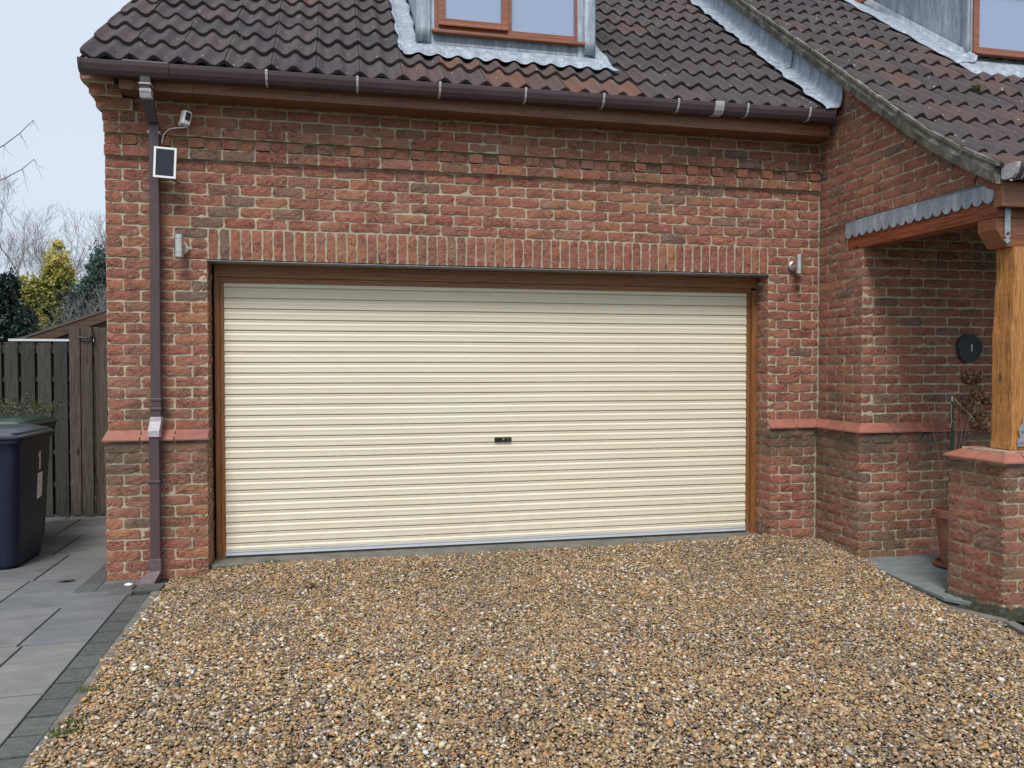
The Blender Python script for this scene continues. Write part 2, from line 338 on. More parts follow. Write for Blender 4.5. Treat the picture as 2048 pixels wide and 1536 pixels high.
# ------------------------------------------------------------------ brickwork
XL, XR, XO0, XO1 = -.668, 4.88, .005, 4.405       # wall left edge, internal corner, opening
def zc(n):                                         # height of bed joint n (0 = underside of soldier course)
    if n <= 0: return 2.25 + n*.0758
    if n <= 3: return 2.25 + n*.075
    return 2.475 + (n-3)*.0787
def brick_geo(w, h, d):
    """front grid with rough arrises; local u (0..w), v (0..h), n outward. returns verts (u,v,n), faces"""
    nx, nz_ = (8, 4) if w > h*1.5 else ((4, 8) if h > w*1.5 else (5, 4))
    us = np.linspace(0, 1, nx); vs = np.linspace(0, 1, nz_)
    P = np.zeros((nx, nz_, 3)); P[..., 0] = us[:, None]*w; P[..., 1] = vs[None, :]*h
    P[..., 2] = rng.normal(0, .0011, (nx, nz_)) + rng.normal(0, .0014)
    tu, tv = rng.normal(0, .0009), rng.normal(0, .0007)
    P[..., 2] += (us[:, None]-.5)*tu*2 + (vs[None, :]-.5)*tv*2
    e = np.zeros((nx, nz_), bool); e[0] = e[-1] = True; e[:, 0] = e[:, -1] = True
    P[..., 2][e] -= np.abs(rng.normal(.0020, .0018, e.sum()))
    P[..., 0][e] += rng.normal(0, .0016, e.sum()); P[..., 1][e] += rng.normal(0, .0016, e.sum())
    for (i, j) in ((0, 0), (0, -1), (-1, 0), (-1, -1)):
        c = abs(rng.normal(.002, .003)); P[i, j, 0] += c if i == 0 else -c; P[i, j, 1] += c if j == 0 else -c
    if rng.random() < .10:                          # chipped corner
        i = rng.choice([0, nx-1]); P[i, rng.choice([0, nz_-1]), 2] -= rng.uniform(.003, .007)
    F = [(i*nz_+j, (i+1)*nz_+j, (i+1)*nz_+j+1, i*nz_+j+1) for i in range(nx-1) for j in range(nz_-1)]
    ring = [i*nz_ for i in range(nx)] + [(nx-1)*nz_+j for j in range(1, nz_)] + [i*nz_+nz_-1 for i in range(nx-2, -1, -1)] + [j for j in range(nz_-2, 0, -1)]
    V = P.reshape(-1, 3); B = V[ring].copy(); B[:, 2] = -d; b0 = len(V); L = len(ring)
    F += [(ring[k], b0+k, b0+(k+1) % L, ring[(k+1) % L]) for k in range(L)]
    return np.vstack([V, B]), F
def put_brick(mb, O, U, Vv, N, u0, u1, v0, v1, out=0, val=None, jt=.0064, d=.03):
    g, F = brick_geo(u1-u0-2*jt, v1-v0-2*jt, d)
    g[:, 0] += u0+jt; g[:, 1] += v0+jt; g[:, 2] += out
    W3 = O + g[:, :1]*U + g[:, 1:2]*Vv + g[:, 2:]*N
    mb.add(W3, F, 0, rng.random() if val is None else val)
def lay(mb, O, U, N, u0, u1, rows, phase=0, bl=.2225, skip=None, out=None, corner=None):
    """stretcher bond rows; rows = list of n; skip(u0,u1,z0,z1)->bool"""
    O, U, N = map(lambda q: np.array(q, float), (O, U, N)); Z = np.array((0, 0, 1.))
    for n in rows:
        z0, z1 = zc(n), zc(n+1)
        off = (phase + (.5 if n % 2 else 0)) * bl + rng.normal(0, .002)
        k0 = math.floor((u0-off)/bl)
        edges = []
        u = off + k0*bl
        while u < u1:
            a, b = max(u, u0), min(u+bl, u1)
            if b-a > .035: edges.append([a, b])
            elif edges and b > a: edges[-1][1] = b
            u += bl
        if len(edges) > 1 and edges[0][0] > u0+1e-4: edges[0][0] = u0
        wob = rng.normal(0, .0012, len(edges)+1)
        for i, (a, b) in enumerate(edges):
            if i: a += wob[i]*1.5
            if i < len(edges)-1: b += wob[i+1]*1.5
            if skip and skip(a, b, z0, z1): continue
            put_brick(mb, O, U, Z, N, a, b, z0+rng.normal(0, .0012), z1+rng.normal(0, .0012), out(n, a, b) if out else 0)

house = thing('brick_house', (2, 1.5, 0), 'red brick house with cream garage door, brown tiled roof and timber porch', 'house')
PO_ = .056
REC = .0078   # mortar recess
# --- garage front wall ---
def rows_split(mb):
    O = (0, 0, 0); U = (1, 0, 0); N = (0, -1, 0)
    def out(n, a, b):
        if n == 9: return .026
        if n == 11: return .034
        if n == 10: return 0
        return 0
    for n in range(-16, 16):
        segs = [(XL, XR)] if n >= 3 else [(XL, XO0), (XO1, XR)]
        if n == 10:      # dentil course of headers, every other one proud
            x = XL; k = 0
            while x < XR-.03:
                put_brick(mb, np.array(O, float), np.array(U, float), np.array((0,0,1.)), np.array(N, float), x, min(x+.111, XR), zc(10), zc(11), (.024 if k % 2 else .004)+rng.normal(0, .003)); x += .111; k += 1
            continue
        for (a, b) in segs:
            if n >= 0 and n < 3 and False: continue
            ph = (XL-0)/.2225 if a < 1 else (XR/.2225) % 1 + .25
            lay(mb, O, U, N, a, b, [n], phase=ph, out=out)
mb = MB(); rows_split(mb)
# mortar backing: left pier, right pier, band over the opening
for (a, b, z0, z1) in ((XL+.003, XO0-.010, -.06, zc(0)), (XO1+.010, XR+.1, -.06, zc(0)), (XL+.003, XR+.1, zc(0)+.003, 3.52)):
    mb.box(a, b, REC, .11 if z0 < 0 else .13, z0, z1, 1)
mb.box(XL+.003, XR, -.019, REC+.001, zc(9)+.005, zc(10)-.003, 1); mb.box(XL+.003, XR, -.027, REC+.001, zc(11)+.003, zc(12)-.005, 1)
# side wall of the garage running back (its bricks seen only from the side)
for n in range(-29, 16):
    lay(mb, (XL, 0, 0), (0, 1, 0), (-1, 0, 0), .0, 2.1, [n], phase=.25)
mb.box(XL+REC, XL+.11, .1, 6.0, -.06, 3.5, 1)
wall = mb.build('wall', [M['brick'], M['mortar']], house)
# gable raking infill above side wall
# --- soldier course lintel ---
mb = MB(); N59 = 59; pw = (XO1-XO0)/N59
for k in range(N59):
    put_brick(mb, np.zeros(3), np.array((1.,0,0)), np.array((0,0,1.)), np.array((0,-1.,0)), XO0+k*pw, XO0+(k+1)*pw, zc(0)-.004, zc(3)-.002, .001, jt=.0068)
lint = mb.build('lintel', [M['brick'], M['mortar']], house); lint['label'] = 'soldier course of upright bricks over the garage door'
mb = MB(); mb.box(XO0-.01, XO1+.01, -.006, .21, zc(0)-.0105, zc(0)-.0065)
mb.build('lintel_flange', M['galv'], lint)
M['rust'] = simple('rust', (.16,.07,.03), .8)
for x in (1.215, 3.499): mb = MB(); mb.tube([(x, -.012, 2.255), (x, -.012, 2.31)], .006, 6); mb.build('hanging_bolt', M['rust'], lint)
# --- kneeler: corbelled bricks at the left eave ---
mb = MB()
for i, (n, o, w) in enumerate(((12, .012, .30), (13, .040, .24), (14, .075, .215), (15, .115, .215))):
    O = np.array((XL-o, -o, 0)); 
    x = 0
    while x < w-.02:
        x2 = min(x+(.2225 if n % 2 else .111), w)
        put_brick(mb, O, np.array((1.,0,0)), np.array((0,0,1.)), np.array((0,-1.,0)), x, x2, zc(n), zc(n+1)); x = x2
    put_brick(mb, np.array((XL-o, 0, 0)), np.array((0,1.,0)), np.array((0,0,1.)), np.array((-1.,0,0)), -o, .2, zc(n), zc(n+1))
    mb.box(XL-o+REC, XL-o+w-REC, -o+REC, .02, zc(n), zc(n+1)+.001*i, 1)
kn = mb.build('kneeler', [M['brick'], M['mortar']], house)
# --- reveals of the opening ---
for x, nrm in ((XO0, 1), (XO1, -1)):
    mb = MB()
    for n in range(-30, 0):
        s0 = 0.0 if n >= -17 else -PO_+.004
        sp = [s0, .215] if n % 2 else [s0, .105, .215]
        for a, b in zip(sp[:-1], sp[1:]):
            put_brick(mb, np.array((x, 0., 0)), np.array((0,1.,0)), np.array((0,0,1.)), np.array((float(nrm),0,0)), a, b, zc(n), zc(n+1), -.001, d=.02)
    mb.box(*((XO0-.06, XO0-REC) if nrm > 0 else (XO1+REC, XO1+.06)), .004, .24, -.06, zc(0), 1)
    mb.build('reveal', [M['brick'], M['mortar']], house)
# --- plinth (lower thicker brickwork) ---
PO = .056
mb = MB()
rowsP = range(-30, -17)
lay(mb, (0, -PO, 0), (1,0,0), (0,-1,0), XL-.006, XO0, rowsP, phase=(XL/.2225))
lay(mb, (XL-.006, 0, 0), (0,1,0), (-1,0,0), -PO, .6, rowsP, phase=.25)
zt = zc(-17)
mb.box(XL-.006+REC, XO0-REC-.003, -PO+REC, .01, -.08, zt, 1)
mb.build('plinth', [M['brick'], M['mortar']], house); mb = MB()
lay(mb, (0, -PO, 0), (1,0,0), (0,-1,0), XO1, XR-PO, rowsP, phase=(XR-PO)/.2225+.5)
lay(mb, (XR-PO, 0, 0), (0,-1,0), (-1,0,0), PO, .57+PO, rowsP, phase=(.57+PO)/.2225)
lay(mb, (0, -.57-PO, 0), (1,0,0), (0,-1,0), XR-PO, 8.2, rowsP, phase=(XR-PO)/.2225+.5)
mb.box(XO1+REC+.003, XR, -PO+REC, .01, -.08, zt-.001, 1)
mb.box(XR-PO+REC, XR+.05, -.57-PO+REC, -PO-.001, -.08, zt-.002, 1)
mb.box(XR+.05, 8.2, -.57-PO+REC, -.5, -.08, zt-.003, 1)
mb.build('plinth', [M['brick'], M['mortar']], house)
# --- sloping clay tiles on the plinth ---
def cap_run(mb, p0, p1, outv, n, skew0=0, skew1=0, zt=None, drop=.076, proj=.020, thick=.014):
    """tiles from p0 to p1 (wall line at back), leaning out along outv; skew lengthens the outer edge (mitres)"""
    p0 = np.array(p0, float); p1 = np.array(p1, float); o = np.array(outv, float); d = (p1-p0); L = np.linalg.norm(d); d /= L
    zT = zc(-16)+.004 if zt is None else zt; zB = zT-drop
    dep = PO+proj
    es = np.linspace(0, L, n+1)
    for i in range(n):
        a, b = es[i]+(.003 if i else 0), es[i+1]-(.003 if i < n-1 else 0)
        oa = a - (skew0 if i == 0 else 0); ob = b + (skew1 if i == n-1 else 0)
        q = [p0+d*a, p0+d*b, p0+d*ob+o*dep, p0+d*oa+o*dep]
        top = [(*q[0][:2], zT), (*q[1][:2], zT), (*q[2][:2], zB+thick), (*q[3][:2], zB+thick)]
        bot = [(*q[0][:2], zT-.03), (*q[1][:2], zT-.03), (*q[2][:2], zB), (*q[3][:2], zB)]
        mb.add(top+bot, [(3,2,1,0),(4,5,6,7),(0,1,5,4),(1,2,6,5),(2,3,7,6),(3,0,4,7)], 0, rng.random())
mb = MB()
cap_run(mb, (XL, 0), (XO0-.002, 0), (0, -1), 3, .02, 0)
mb.box(XL, XO0-.004, -.045, .001, zc(-17), zc(-16)-.032, 1); mb.build('plinth_cap', [M['clay'], M['mortar']], house, bevel=.003); mb = MB()
cap_run(mb, (XO1-.002, 0), (XR, 0), (0, -1), 2, 0, -(PO+.02))
cap_run(mb, (XR, 0), (XR, -.57), (-1, 0), 3, -(PO+.02), PO+.02)
cap_run(mb, (XR, -.57), (8.2, -.57), (0, -1), 14, PO+.02, 0)
mb.box(XO1+.002, XR, -.045, .001, zc(-17), zc(-16)-.032, 1)
mb.box(XR-.045, XR, -.60, 0, zc(-17), zc(-16)-.034, 1); mb.box(XR, 8.2, -.57-.045, -.57, zc(-17), zc(-16)-.033, 1)
mb.build('plinth_cap', [M['clay'], M['mortar']], house, bevel=.003)
# --- gable wall (faces the drive) and porch back wall ---
STEP = [(-1.95, 2.70), (-1.648, 2.876), (-1.359, 3.066), (-1.089, 3.273), (-.815, 3.486), (-.544, 3.70), (-.272, 3.915)]
while len(STEP) < 24: STEP.append((STEP[-1][0]+.272, STEP[-1][1]+.2125))
def zroofR(y):
    ys = [s[0] for s in STEP]; zs = [s[1] for s in STEP]
    if y < ys[0]: return zs[0]+(y-ys[0])*.55
    return float(np.interp(y, ys, zs))
VT = .125    # verge thickness below tile line
mb = MB()
O = np.array((XR, 0, 0.)); U = np.array((0,-1.,0)); N = np.array((-1.,0,0))
def skipG(a, b, z0, z1):
    if a > .385-.02 and z0 < 2.40 and z1 > 2.44: return True
    return False
for n in range(-16, 26):
    z0, z1 = zc(n), zc(n+1)
    if z1 <= 2.42: u1 = .57
    elif z0 < 2.60: u1 = .375 if z0 > 2.36 else .57
    else: u1 = 1.86
    # row ends under the raking verge
    if z0 > 2.6:
        while u1 > 0 and zroofR(-u1)-VT-.012 < z1: u1 -= .01
    if u1 < .06: continue
    lay(mb, O, U, N, 0, u1, [n], phase=(.57/.2225))
mb.box(XR+REC, XR+.1, -.565, -.001, -.06, 2.60, 1)
ys = np.linspace(0, -1.86, 30); P = np.array([[(XR+REC, y, 2.601), (XR+REC, y, max(2.61, zroofR(y)-.12))] for y in ys]); mb.grid(P, 1)
P2 = P.copy(); P2[..., 0] += .09; mb.grid(P2, 1)
# wall continues up behind the lead above the garage roof
poly = [(XR+REC, 0, 3.4), (XR+REC, 3.2, 3.4), (XR+REC, 3.2, zroofR(3.2)-.12), (XR+REC, 0, zroofR(0)-.12)]
mb.prism(poly, (.1, 0, 0), 1)
# raking brick-on-edge course under the verge
cs = [0.0]; Yk = -1.88
pts = []
while Yk < .5:
    dz = (zroofR(Yk+.02)-zroofR(Yk))/.02; L = .2225/math.hypot(1, dz); Y2 = Yk+L
    A = np.array((XR, Yk, zroofR(Yk)-VT-.082)); B = np.array((XR, Y2, zroofR(Y2)-VT-.082)); d = (B-A); d /= np.linalg.norm(d)
    put_brick(mb, B*1.0, -d, np.array((0, -d[2], d[1])), np.array((-1.,0,0)), 0, .2225, 0, .079, .012); Yk = Y2
gw = mb.build('wall', [M['brick'], M['mortar']], house); gw['label'] = 'gable wall under the raking tiled verge'
mb = MB()
lay(mb, (0, -.57, 0), (1,0,0), (0,-1,0), XR, 8.2, range(-16, 5), phase=XR/.2225+.5)
mb.box(XR+REC+.004, 8.2, -.57+REC, -.45, -.06, 2.59, 1)
pw_ = mb.build('wall', [M['brick'], M['mortar']], house); pw_['label'] = 'porch back wall in shade'

# --- garage door ---
DX0, DX1, DZ0, DZ1, DY = 0.0833, 4.3251, 0.069, 2.1319, .215
mb = MB(); pitch = .0797; z = DZ1+.02; prof = []
# profile per rib going down: (fraction, outward)
shape = [(0, -.007), (.03, .001), (.08, .0035), (.27, .0012), (.36, .0078), (.41, .0095), (.62, .0082), (.91, .0095), (.95, .004), (.97, -.006)]
while z > DZ0+.03:
    for fz, o in shape:
        zz = z-fz*pitch
        if zz > DZ0+.02: prof.append((zz, o))
    z -= pitch
P = np.zeros((2, len(prof), 3)); xs = [DX0, DX1]
nx = 28; P = np.zeros((nx, len(prof), 3))
for i, x in enumerate(np.linspace(DX0, DX1, nx)):
    for j, (zz, o) in enumerate(prof): P[i, j] = (x, DY-o+.0012*math.sin(x*2.1+zz*.9), zz+.0008*math.sin(x*3+j*.05))
mb.grid(P)
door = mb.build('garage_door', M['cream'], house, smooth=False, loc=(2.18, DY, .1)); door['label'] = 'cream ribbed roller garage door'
mb = MB(); mb.box(DX0, DX1, DY-.013, DY+.01, DZ0+.004, DZ0+.038); mb.box(DX0, DX1, DY-.017, DY+.01, DZ0+.030, DZ0+.037)
mb.build('bottom_rail', M['alu'], door)
mb = MB(); mb.box(DX0, DX1, DY-.010, DY+.012, DZ0-.018, DZ0+.006); mb.build('rubber_seal', M['rubber'], door)
mb = MB(); mb.box(2.1257, 2.2633, DY-.022, DY-.006, 0.882, 0.9176); lk = mb.build('lock', M['black'], door, bevel=.004)
mb = MB(); mb.tube([(2.196, DY-.021, 0.9033), (2.196, DY-.028, 0.9033)], .0085, 14); mb.build('keyhole', M['steel'], door)
mb = MB(); mb.box(2.2194, 2.2531, DY-.026, DY-.021, 0.8891, 0.9115); mb.build('lock_handle', simple('dark_grip', (.03,.032,.034), .5), door, bevel=.002)
# --- timber frame ---
fo = thing('door_frame', (2.2, .2, 0), None, None); fo.parent = house; fo.matrix_parent_inverse = Matrix.Translation(-Vector(house.location))
mb = MB(); mb.box(.020, .054, DY-.036, DY+.06, .03, 2.20); mb.box(.054, DX0+.002, DY-.012, DY+.06, .03, 2.14, 0, .9); mb.build('jamb', M['frame'], fo, bevel=.003)
mb = MB(); mb.box(4.3638, XO1+.004, DY-.038, DY+.06, .03, 2.1268); mb.box(DX1-.001, 4.3638, DY-.004, DY+.06, .03, 2.13, 0, .3); mb.build('jamb', M['frame'], fo, bevel=.003)
mb = MB(); mb.box(.020, XO1, DY-.040, DY+.06, 2.1472, 2.244); mb.box(.054, 4.3638, DY-.022, DY+.06, 2.1064, 2.1482, 0, .4); mb.build('frame_head', M['framex'], fo, bevel=.003)
mb = MB(); mb.box(XO0-.05, XO1+.05, DY+.06, DY+.1, -.02, 2.3); mb.build('dark_backing', M['black'], fo)

# ------------------------------------------------------------------ roofs
TA = .041
def wave(u):   # u in units of 150 mm roll; 0..1
    u = u % 1.0
    return TA*(0.5+0.5*math.cos(2*math.pi*u))**1.25
def zplane(y): return 3.515+.78*(y+.29)
EY = [-.275+.272*k for k in range(0, 17)]
def tile_course(mb, x0, x1, ya, za, yb, zb, mat=0, phase=0.0, redfn=None, seed=0):
    """one course: lower edge (ya,za), tile top edge (yb,zb): each 300 mm tile its own strip of the mesh"""
    w = .300; x = x0; d = np.array((0, yb-ya, zb-za)); L = np.linalg.norm(d); d /= L; nrm = np.array((0, -d[2], d[1]))
    k = math.floor((x0-phase)/w); x = phase+k*w
    while x < x1:
        a, b = max(x, x0), min(x+w, x1)
        if b-a < .02: x += w; continue
        n = max(3, int(round((b-a)/w*17)))
        us = np.linspace(a, b-.004, n)
        lift = rng.normal(0, .0018); tw = rng.normal(0, .002); sl_ = rng.normal(0, .003)
        rows = []
        for (t_, up, th) in ((-.003, -.012, 1), (-.004, .0, 0), (.004, .004, 0), (.10, .0, 0), (L+.05, -.030, 0)):
            r = []
            for u in us:
                h = wave((u-phase)/.150)
                p = np.array((u, ya, za)) + d*(t_+sl_) + nrm*(h+up+lift+tw*(u-a)/w)
                r.append(p)
            rows.append(r)
        P = np.array(rows)
        # front lip underside: drop first row by thickness
        P[0] += nrm*(-.016)
        val = float(np.clip(rng.beta(2.2, 2.8) + (redfn((a+b)/2, ya) if redfn else 0), 0, 1))
        mb.grid(P, mat, val)
        # side edge at left end
        q = P[:, 0]; mb.add(np.vstack([q[1:], q[1:]-nrm*.02]), [(i, i+1, len(q)-1+i+1, len(q)-1+i) for i in range(len(q)-2)], mat, val)
        x += w
def red1(x, y): return .22 if (1.35 < x < 3.15 and y < .15) else 0
mb = MB()
for k in range(len(EY)-1):
    ya = EY[k]; yb = ya+.272
    xl = -.735+.018*k
    tile_course(mb, xl, 4.84, ya, zplane(ya), yb, zplane(yb), 0, phase=-.735 + .005, redfn=red1)
roof = mb.build('roof', M['tile'], house, smooth=False); roof['label'] = 'garage roof of brown double-roll tiles'
me = roof.data
# roof underlay so nothing shows through
mb = MB(); y1 = EY[-1]; mb.add([(-.69, -.25, zplane(-.25)-.035), (4.88, -.25, zplane(-.25)-.035), (4.88, y1, zplane(y1)-.035), (-.42, y1, zplane(y1)-.035)], [(0,1,2,3)])
mb.add([(-.42, y1, zplane(y1)-.02), (4.88, y1, zplane(y1)-.02), (4.88, y1+4, zplane(y1)-3.1), (-.42, y1+4, zplane(y1)-3.1)], [(0,1,2,3)])
mb.build('underlay', simple('felt', (.02,.02,.022), .9), roof)
mb = MB()   # left verge undercloak
P = np.array([[(-.728+.066*y_, y_, zplane(y_)-.02), (-.728+.066*y_, y_, zplane(y_)-.055), (-.66+.066*y_, y_, zplane(y_)-.05)] for y_ in np.linspace(-.27, 3.8, 20)]); mb.grid(P)
mb.build('verge', M['verge'], roof)
# right roof
def red2(x, y): return (.32 if (x > 6.05 and -.5 < y < -.15) else 0) + .10
mb = MB(); XV = 4.80
for k in range(len(STEP)-1):
    ya, za = STEP[k]; yb, zb = STEP[k+1]
    tile_course(mb, XV, 9.0, ya, za-.030, yb, zb-.030, 0, phase=XV+.005+.0, redfn=red2)
roofr = mb.build('roof', M['tile'], house); roofr['label'] = 'right hand roof of brown tiles with swept eaves'
mb = MB(); P = np.array([[(XV+.05, y, z-.075), (9.0, y, z-.075)] for y, z in STEP]); mb.grid(P); mb.build('underlay', simple('felt', (.02,.02,.022), .9), roofr)
# verge mortar band with stepped undercloak
mb = MB(); ys = np.linspace(-1.93, 3.6, 110); rings = []
for y in ys:
    z = zroofR(y); j = rng.normal(0, .003, 4)
    rings.append([(XV-.006+j[0], y, z-.005+j[1]), (XV-.012+j[2], y, z-.055+j[1]), (XV+.000+j[3], y, z-.122), (XV+.09, y, z-.126), (XV+.09, y, z-.03)])
mb.grid(np.array(rings)); r0 = rings[0]; mb.add(r0, [(0,1,2,3,4)])
for k, (y, z) in enumerate(STEP[:20]):   # little tile-edge steps over the mortar
    dz = (zroofR(y+.27)-z)/.27
    mb.obox((XV+.0, y+.135, zroofR(y+.135)+.004), (.016, 0, 0), (0, .14, .14*dz), (0, 0, .012))
vg = mb.build('verge', M['verge'], roofr); vg['label'] = 'mossy mortar verge along the sloping tile edge'
# ------------------------------------------------------------------ lead between the roofs
def surf(x, y): return zplane(y)+.028+wave((x+.73)/.150)*.75*.78
mb = MB(); ny = 110; ysg = np.linspace(-.335, 3.4, ny)
cols = [(4.71, 'w'), (4.735, 'w'), (4.76, 'w'), (4.785, 'w'), (4.81, 'w'), (4.83, 'c0'), (4.845, 'c1'), (4.858, 'c2'), (4.864, 'c3'), (4.867, 'c4')]
P = np.zeros((ny, len(cols), 3))
for i, y in enumerate(ysg):
    top = zroofR(y)-VT-.0
    ed = .012*math.sin(y*17)+.010*math.sin(y*41+1)+.0
    base = zplane(y)+.062
    for j, (x, kx) in enumerate(cols):
        if kx == 'w':
            zz = base+.010*mnoise.noise(Vector((x*18, y*9, 0)))+.006*math.sin(y*23.1)*(4.83-x)/.1 - (.008 if j == 0 else 0)
            P[i, j] = (x+(ed if j < 2 else ed*.3), y, zz)
        else:
            q = int(kx[1])/4; P[i, j] = (x, y, base+.006+(top-base)*q**1.7*1.0)
mb.grid(P); ls = mb.build('lead_flashing', M['lead_pale'], house, smooth=True); ls['label'] = 'rumpled grey lead gutter between the two roofs'
sm = ls.modifiers.new('thick', 'SOLIDIFY'); sm.thickness = .004
mb = MB(); y0 = .40
mb.tube([(4.70, y0+.02, surf(4.71, y0)+.02), (4.78, y0-.01, zplane(y0)+.058), (4.835, y0-.03, zplane(y0)+.07), (4.86, y0-.02, zplane(y0)+.20), (4.855, y0+.03, zplane(y0)+.34)], .0045, 6)
mb.build('lead_lap', M['bolt'], ls)

# ------------------------------------------------------------------ eaves
mb = MB()
mb.box(-.52, 4.84, -.205, -.185, 3.352, 3.50); mb.box(-.52, 4.84, -.185, 0, 3.356, 3.372)
fa = mb.build('fascia', M['fascia'], house, bevel=.002)
mb = MB()
mb.box(-.502, -.425, -.212, -.206, 3.350, 3.50); mb.build('fascia_joint', M['fascia'], fa); mb = MB(); mb.box(-.125, -.055, -.212, -.206, 3.350, 3.50); mb.build('fascia_joint', M['fascia'], fa)
def gutter_sec(w=.112, h=.082):   # ogee-ish square line gutter, open at the top: (out, z)
    return [(0, 0), (0, -h*.86), (w*.18, -h), (w*.66, -h), (w*.86, -h*.74), (w*.97, -h*.34), (w, -h*.06), (w, 0), (w-.010, 0), (w-.010, -.008), (w*.93, -h*.34), (w*.80, -h*.68), (w*.62, -h*.93), (w*.2, -h*.93), (.006, -h*.8), (.006, 0)]
def gutter(mb, x0, x1, yb, zt0, zt1, nseg=30):
    sec = gutter_sec(); n = len(sec); V = []
    xs = np.linspace(x0, x1, nseg)
    for x in xs:
        z = zt0+(zt1-zt0)*(x-x0)/(x1-x0)+.0015*math.sin(x*3.1)
        V += [(x, yb-o, z+q) for o, q in sec]
    F = [(i*n+j, (i+1)*n+j, (i+1)*n+(j+1) % n, i*n+(j+1) % n) for i in range(nseg-1) for j in range(n)]
    F += [tuple(range(n)), tuple(range((nseg-1)*n, nseg*n))[::-1]]
    mb.add(V, F)
GYB = -.212
def gz(x): return 3.497+(3.530-3.497)*(x+.73)/5.55
mb = MB(); gutter(mb, -.728, 4.80, GYB, gz(-.73), gz(4.80)); gut = mb.build('gutter', M['upvc'], house); gut['label'] = 'long brown gutter under the garage roof tiles'
def gband(mb, x, w, x_off=.003, sec=None, y=GYB, z=None, wide=0):
    s = gutter_sec(.112+.006, .082+.004); s = s[:9]; z = gz(x)+.003 if z is None else z
    V = [(x-w/2, y-o+.001, z+q) for o, q in s]+[(x+w/2, y-o+.001, z+q) for o, q in s]; n = len(s)
    mb.add(V, [(i, i+1, n+i+1, n+i) for i in range(n-1)])
for x in (.44, 1.05, 1.63, 2.26, 2.86, 3.46, 4.04, 4.58):
    mb = MB(); gband(mb, x, .016); ob = mb.build('gutter_bracket', M['bracket'], gut)
    sm = ob.modifiers.new('t', 'SOLIDIFY'); sm.thickness = .003
mb = MB()
for x in (-.455, -.20): gband(mb, x, .028)
gband(mb, -.325, .25)
o = mb.build('outlet', M['upvc'], gut); sm = o.modifiers.new('t', 'SOLIDIFY'); sm.thickness = .004
mb = MB(); gband(mb, 3.80, .075); o = mb.build('gutter_joint', M['bracket'], gut); sm = o.modifiers.new('t', 'SOLIDIFY'); sm.thickness = .003
for x in (-.728, 4.80):
    mb = MB(); gband(mb, x, .020); n = len(gutter_sec()); z = gz(x)+.003
    mb.prism([(x-(.012 if x < 0 else -.006), GYB-o_*1.03, z+q_*1.04) for o_, q_ in gutter_sec()[:8]], (.006, 0, 0))
    o = mb.build('gutter_end_cap', M['upvc'], gut)
# downpipe
def sqtube(mb, pts, w=.033, d=.031, mat=0):
    vs = []; n = len(pts)
    for (x, y, z) in pts: vs += [(x-w, y-d, z), (x+w, y-d, z), (x+w, y+d, z), (x-w, y+d, z)]
    F = [(i*4+j, i*4+(j+1) % 4, i*4+4+(j+1) % 4, i*4+4+j) for i in range(n-1) for j in range(4)]+[(3,2,1,0), tuple(range(4*n-4, 4*n))]
    mb.add(vs, F, mat)
PX = -.336
mb = MB()
sqtube(mb, [(PX, -.268, 3.42), (PX, -.268, 3.385), (PX, -.262, 3.30), (PX+.004, -.235, 3.285), (PX+.008, -.10, 3.165), (PX+.008, -.062, 3.155), (PX+.004, -.055, 2.2), (PX, -.055, 1.10), (PX, -.055, 1.095), (PX, -.118, 1.02), (PX, -.118, 1.0), (PX, -.118, .07)])
dp = mb.build('downpipe', M['upvc'], house, bevel=.006); dp['label'] = 'square brown downpipe beside the garage opening'
mb = MB(); sqtube(mb, [(PX, -.270, 3.372), (PX, -.270, 3.360)], .038, .036); sqtube(mb, [(PX, -.264, 3.335), (PX, -.262, 3.312)], .037, .035); sqtube(mb, [(PX, -.262, 3.308), (PX+.001, -.25, 3.275)], .0365, .034)
mb.build('pipe_collar', M['upvc_pale'], dp, bevel=.003)
mb = MB(); sqtube(mb, [(PX, -.060, 1.135), (PX, -.062, 1.103), (PX, -.122, 1.045), (PX, -.122, 1.0)], .037, .036); mb.build('pipe_offset', M['upvc_pale'], dp, bevel=.003)
for z, y, m in ((3.105, -.055, 'upvc_pale'), (1.255, -.055, 'upvc'), (.69, -.118, 'upvc'), (1.19, -.055, 'upvc')):
    mb = MB(); w = .040
    sqtube(mb, [(PX+(.007 if z > 2 else 0), y, z-.009), (PX+(.007 if z > 2 else 0), y, z+.009)], w, .037)
    if z < 2: mb.box(PX+w, PX+w+.022, y+.012, y+.03, z-.010, z+.010)
    mb.build('pipe_clip', M[m], dp, bevel=.003)
mb = MB(); sqtube(mb, [(PX, -.118, .155), (PX, -.120, .06)], .038, .036)
mb.add([(PX-.038,-.156,.07),(PX+.038,-.156,.07),(PX+.038,-.084,.07),(PX-.038,-.084,.07),(PX-.13,-.215,-.005),(PX+.00,-.235,-.005),(PX+.030,-.13,-.005),(PX-.05,-.09,-.005)], [(0,1,5,4),(1,2,6,5),(2,3,7,6),(3,0,4,7),(4,5,6,7)])
mb.build('shoe', simple('worn_upvc', (.11,.075,.08), .6, 0, .3, 40), dp, bevel=.003)

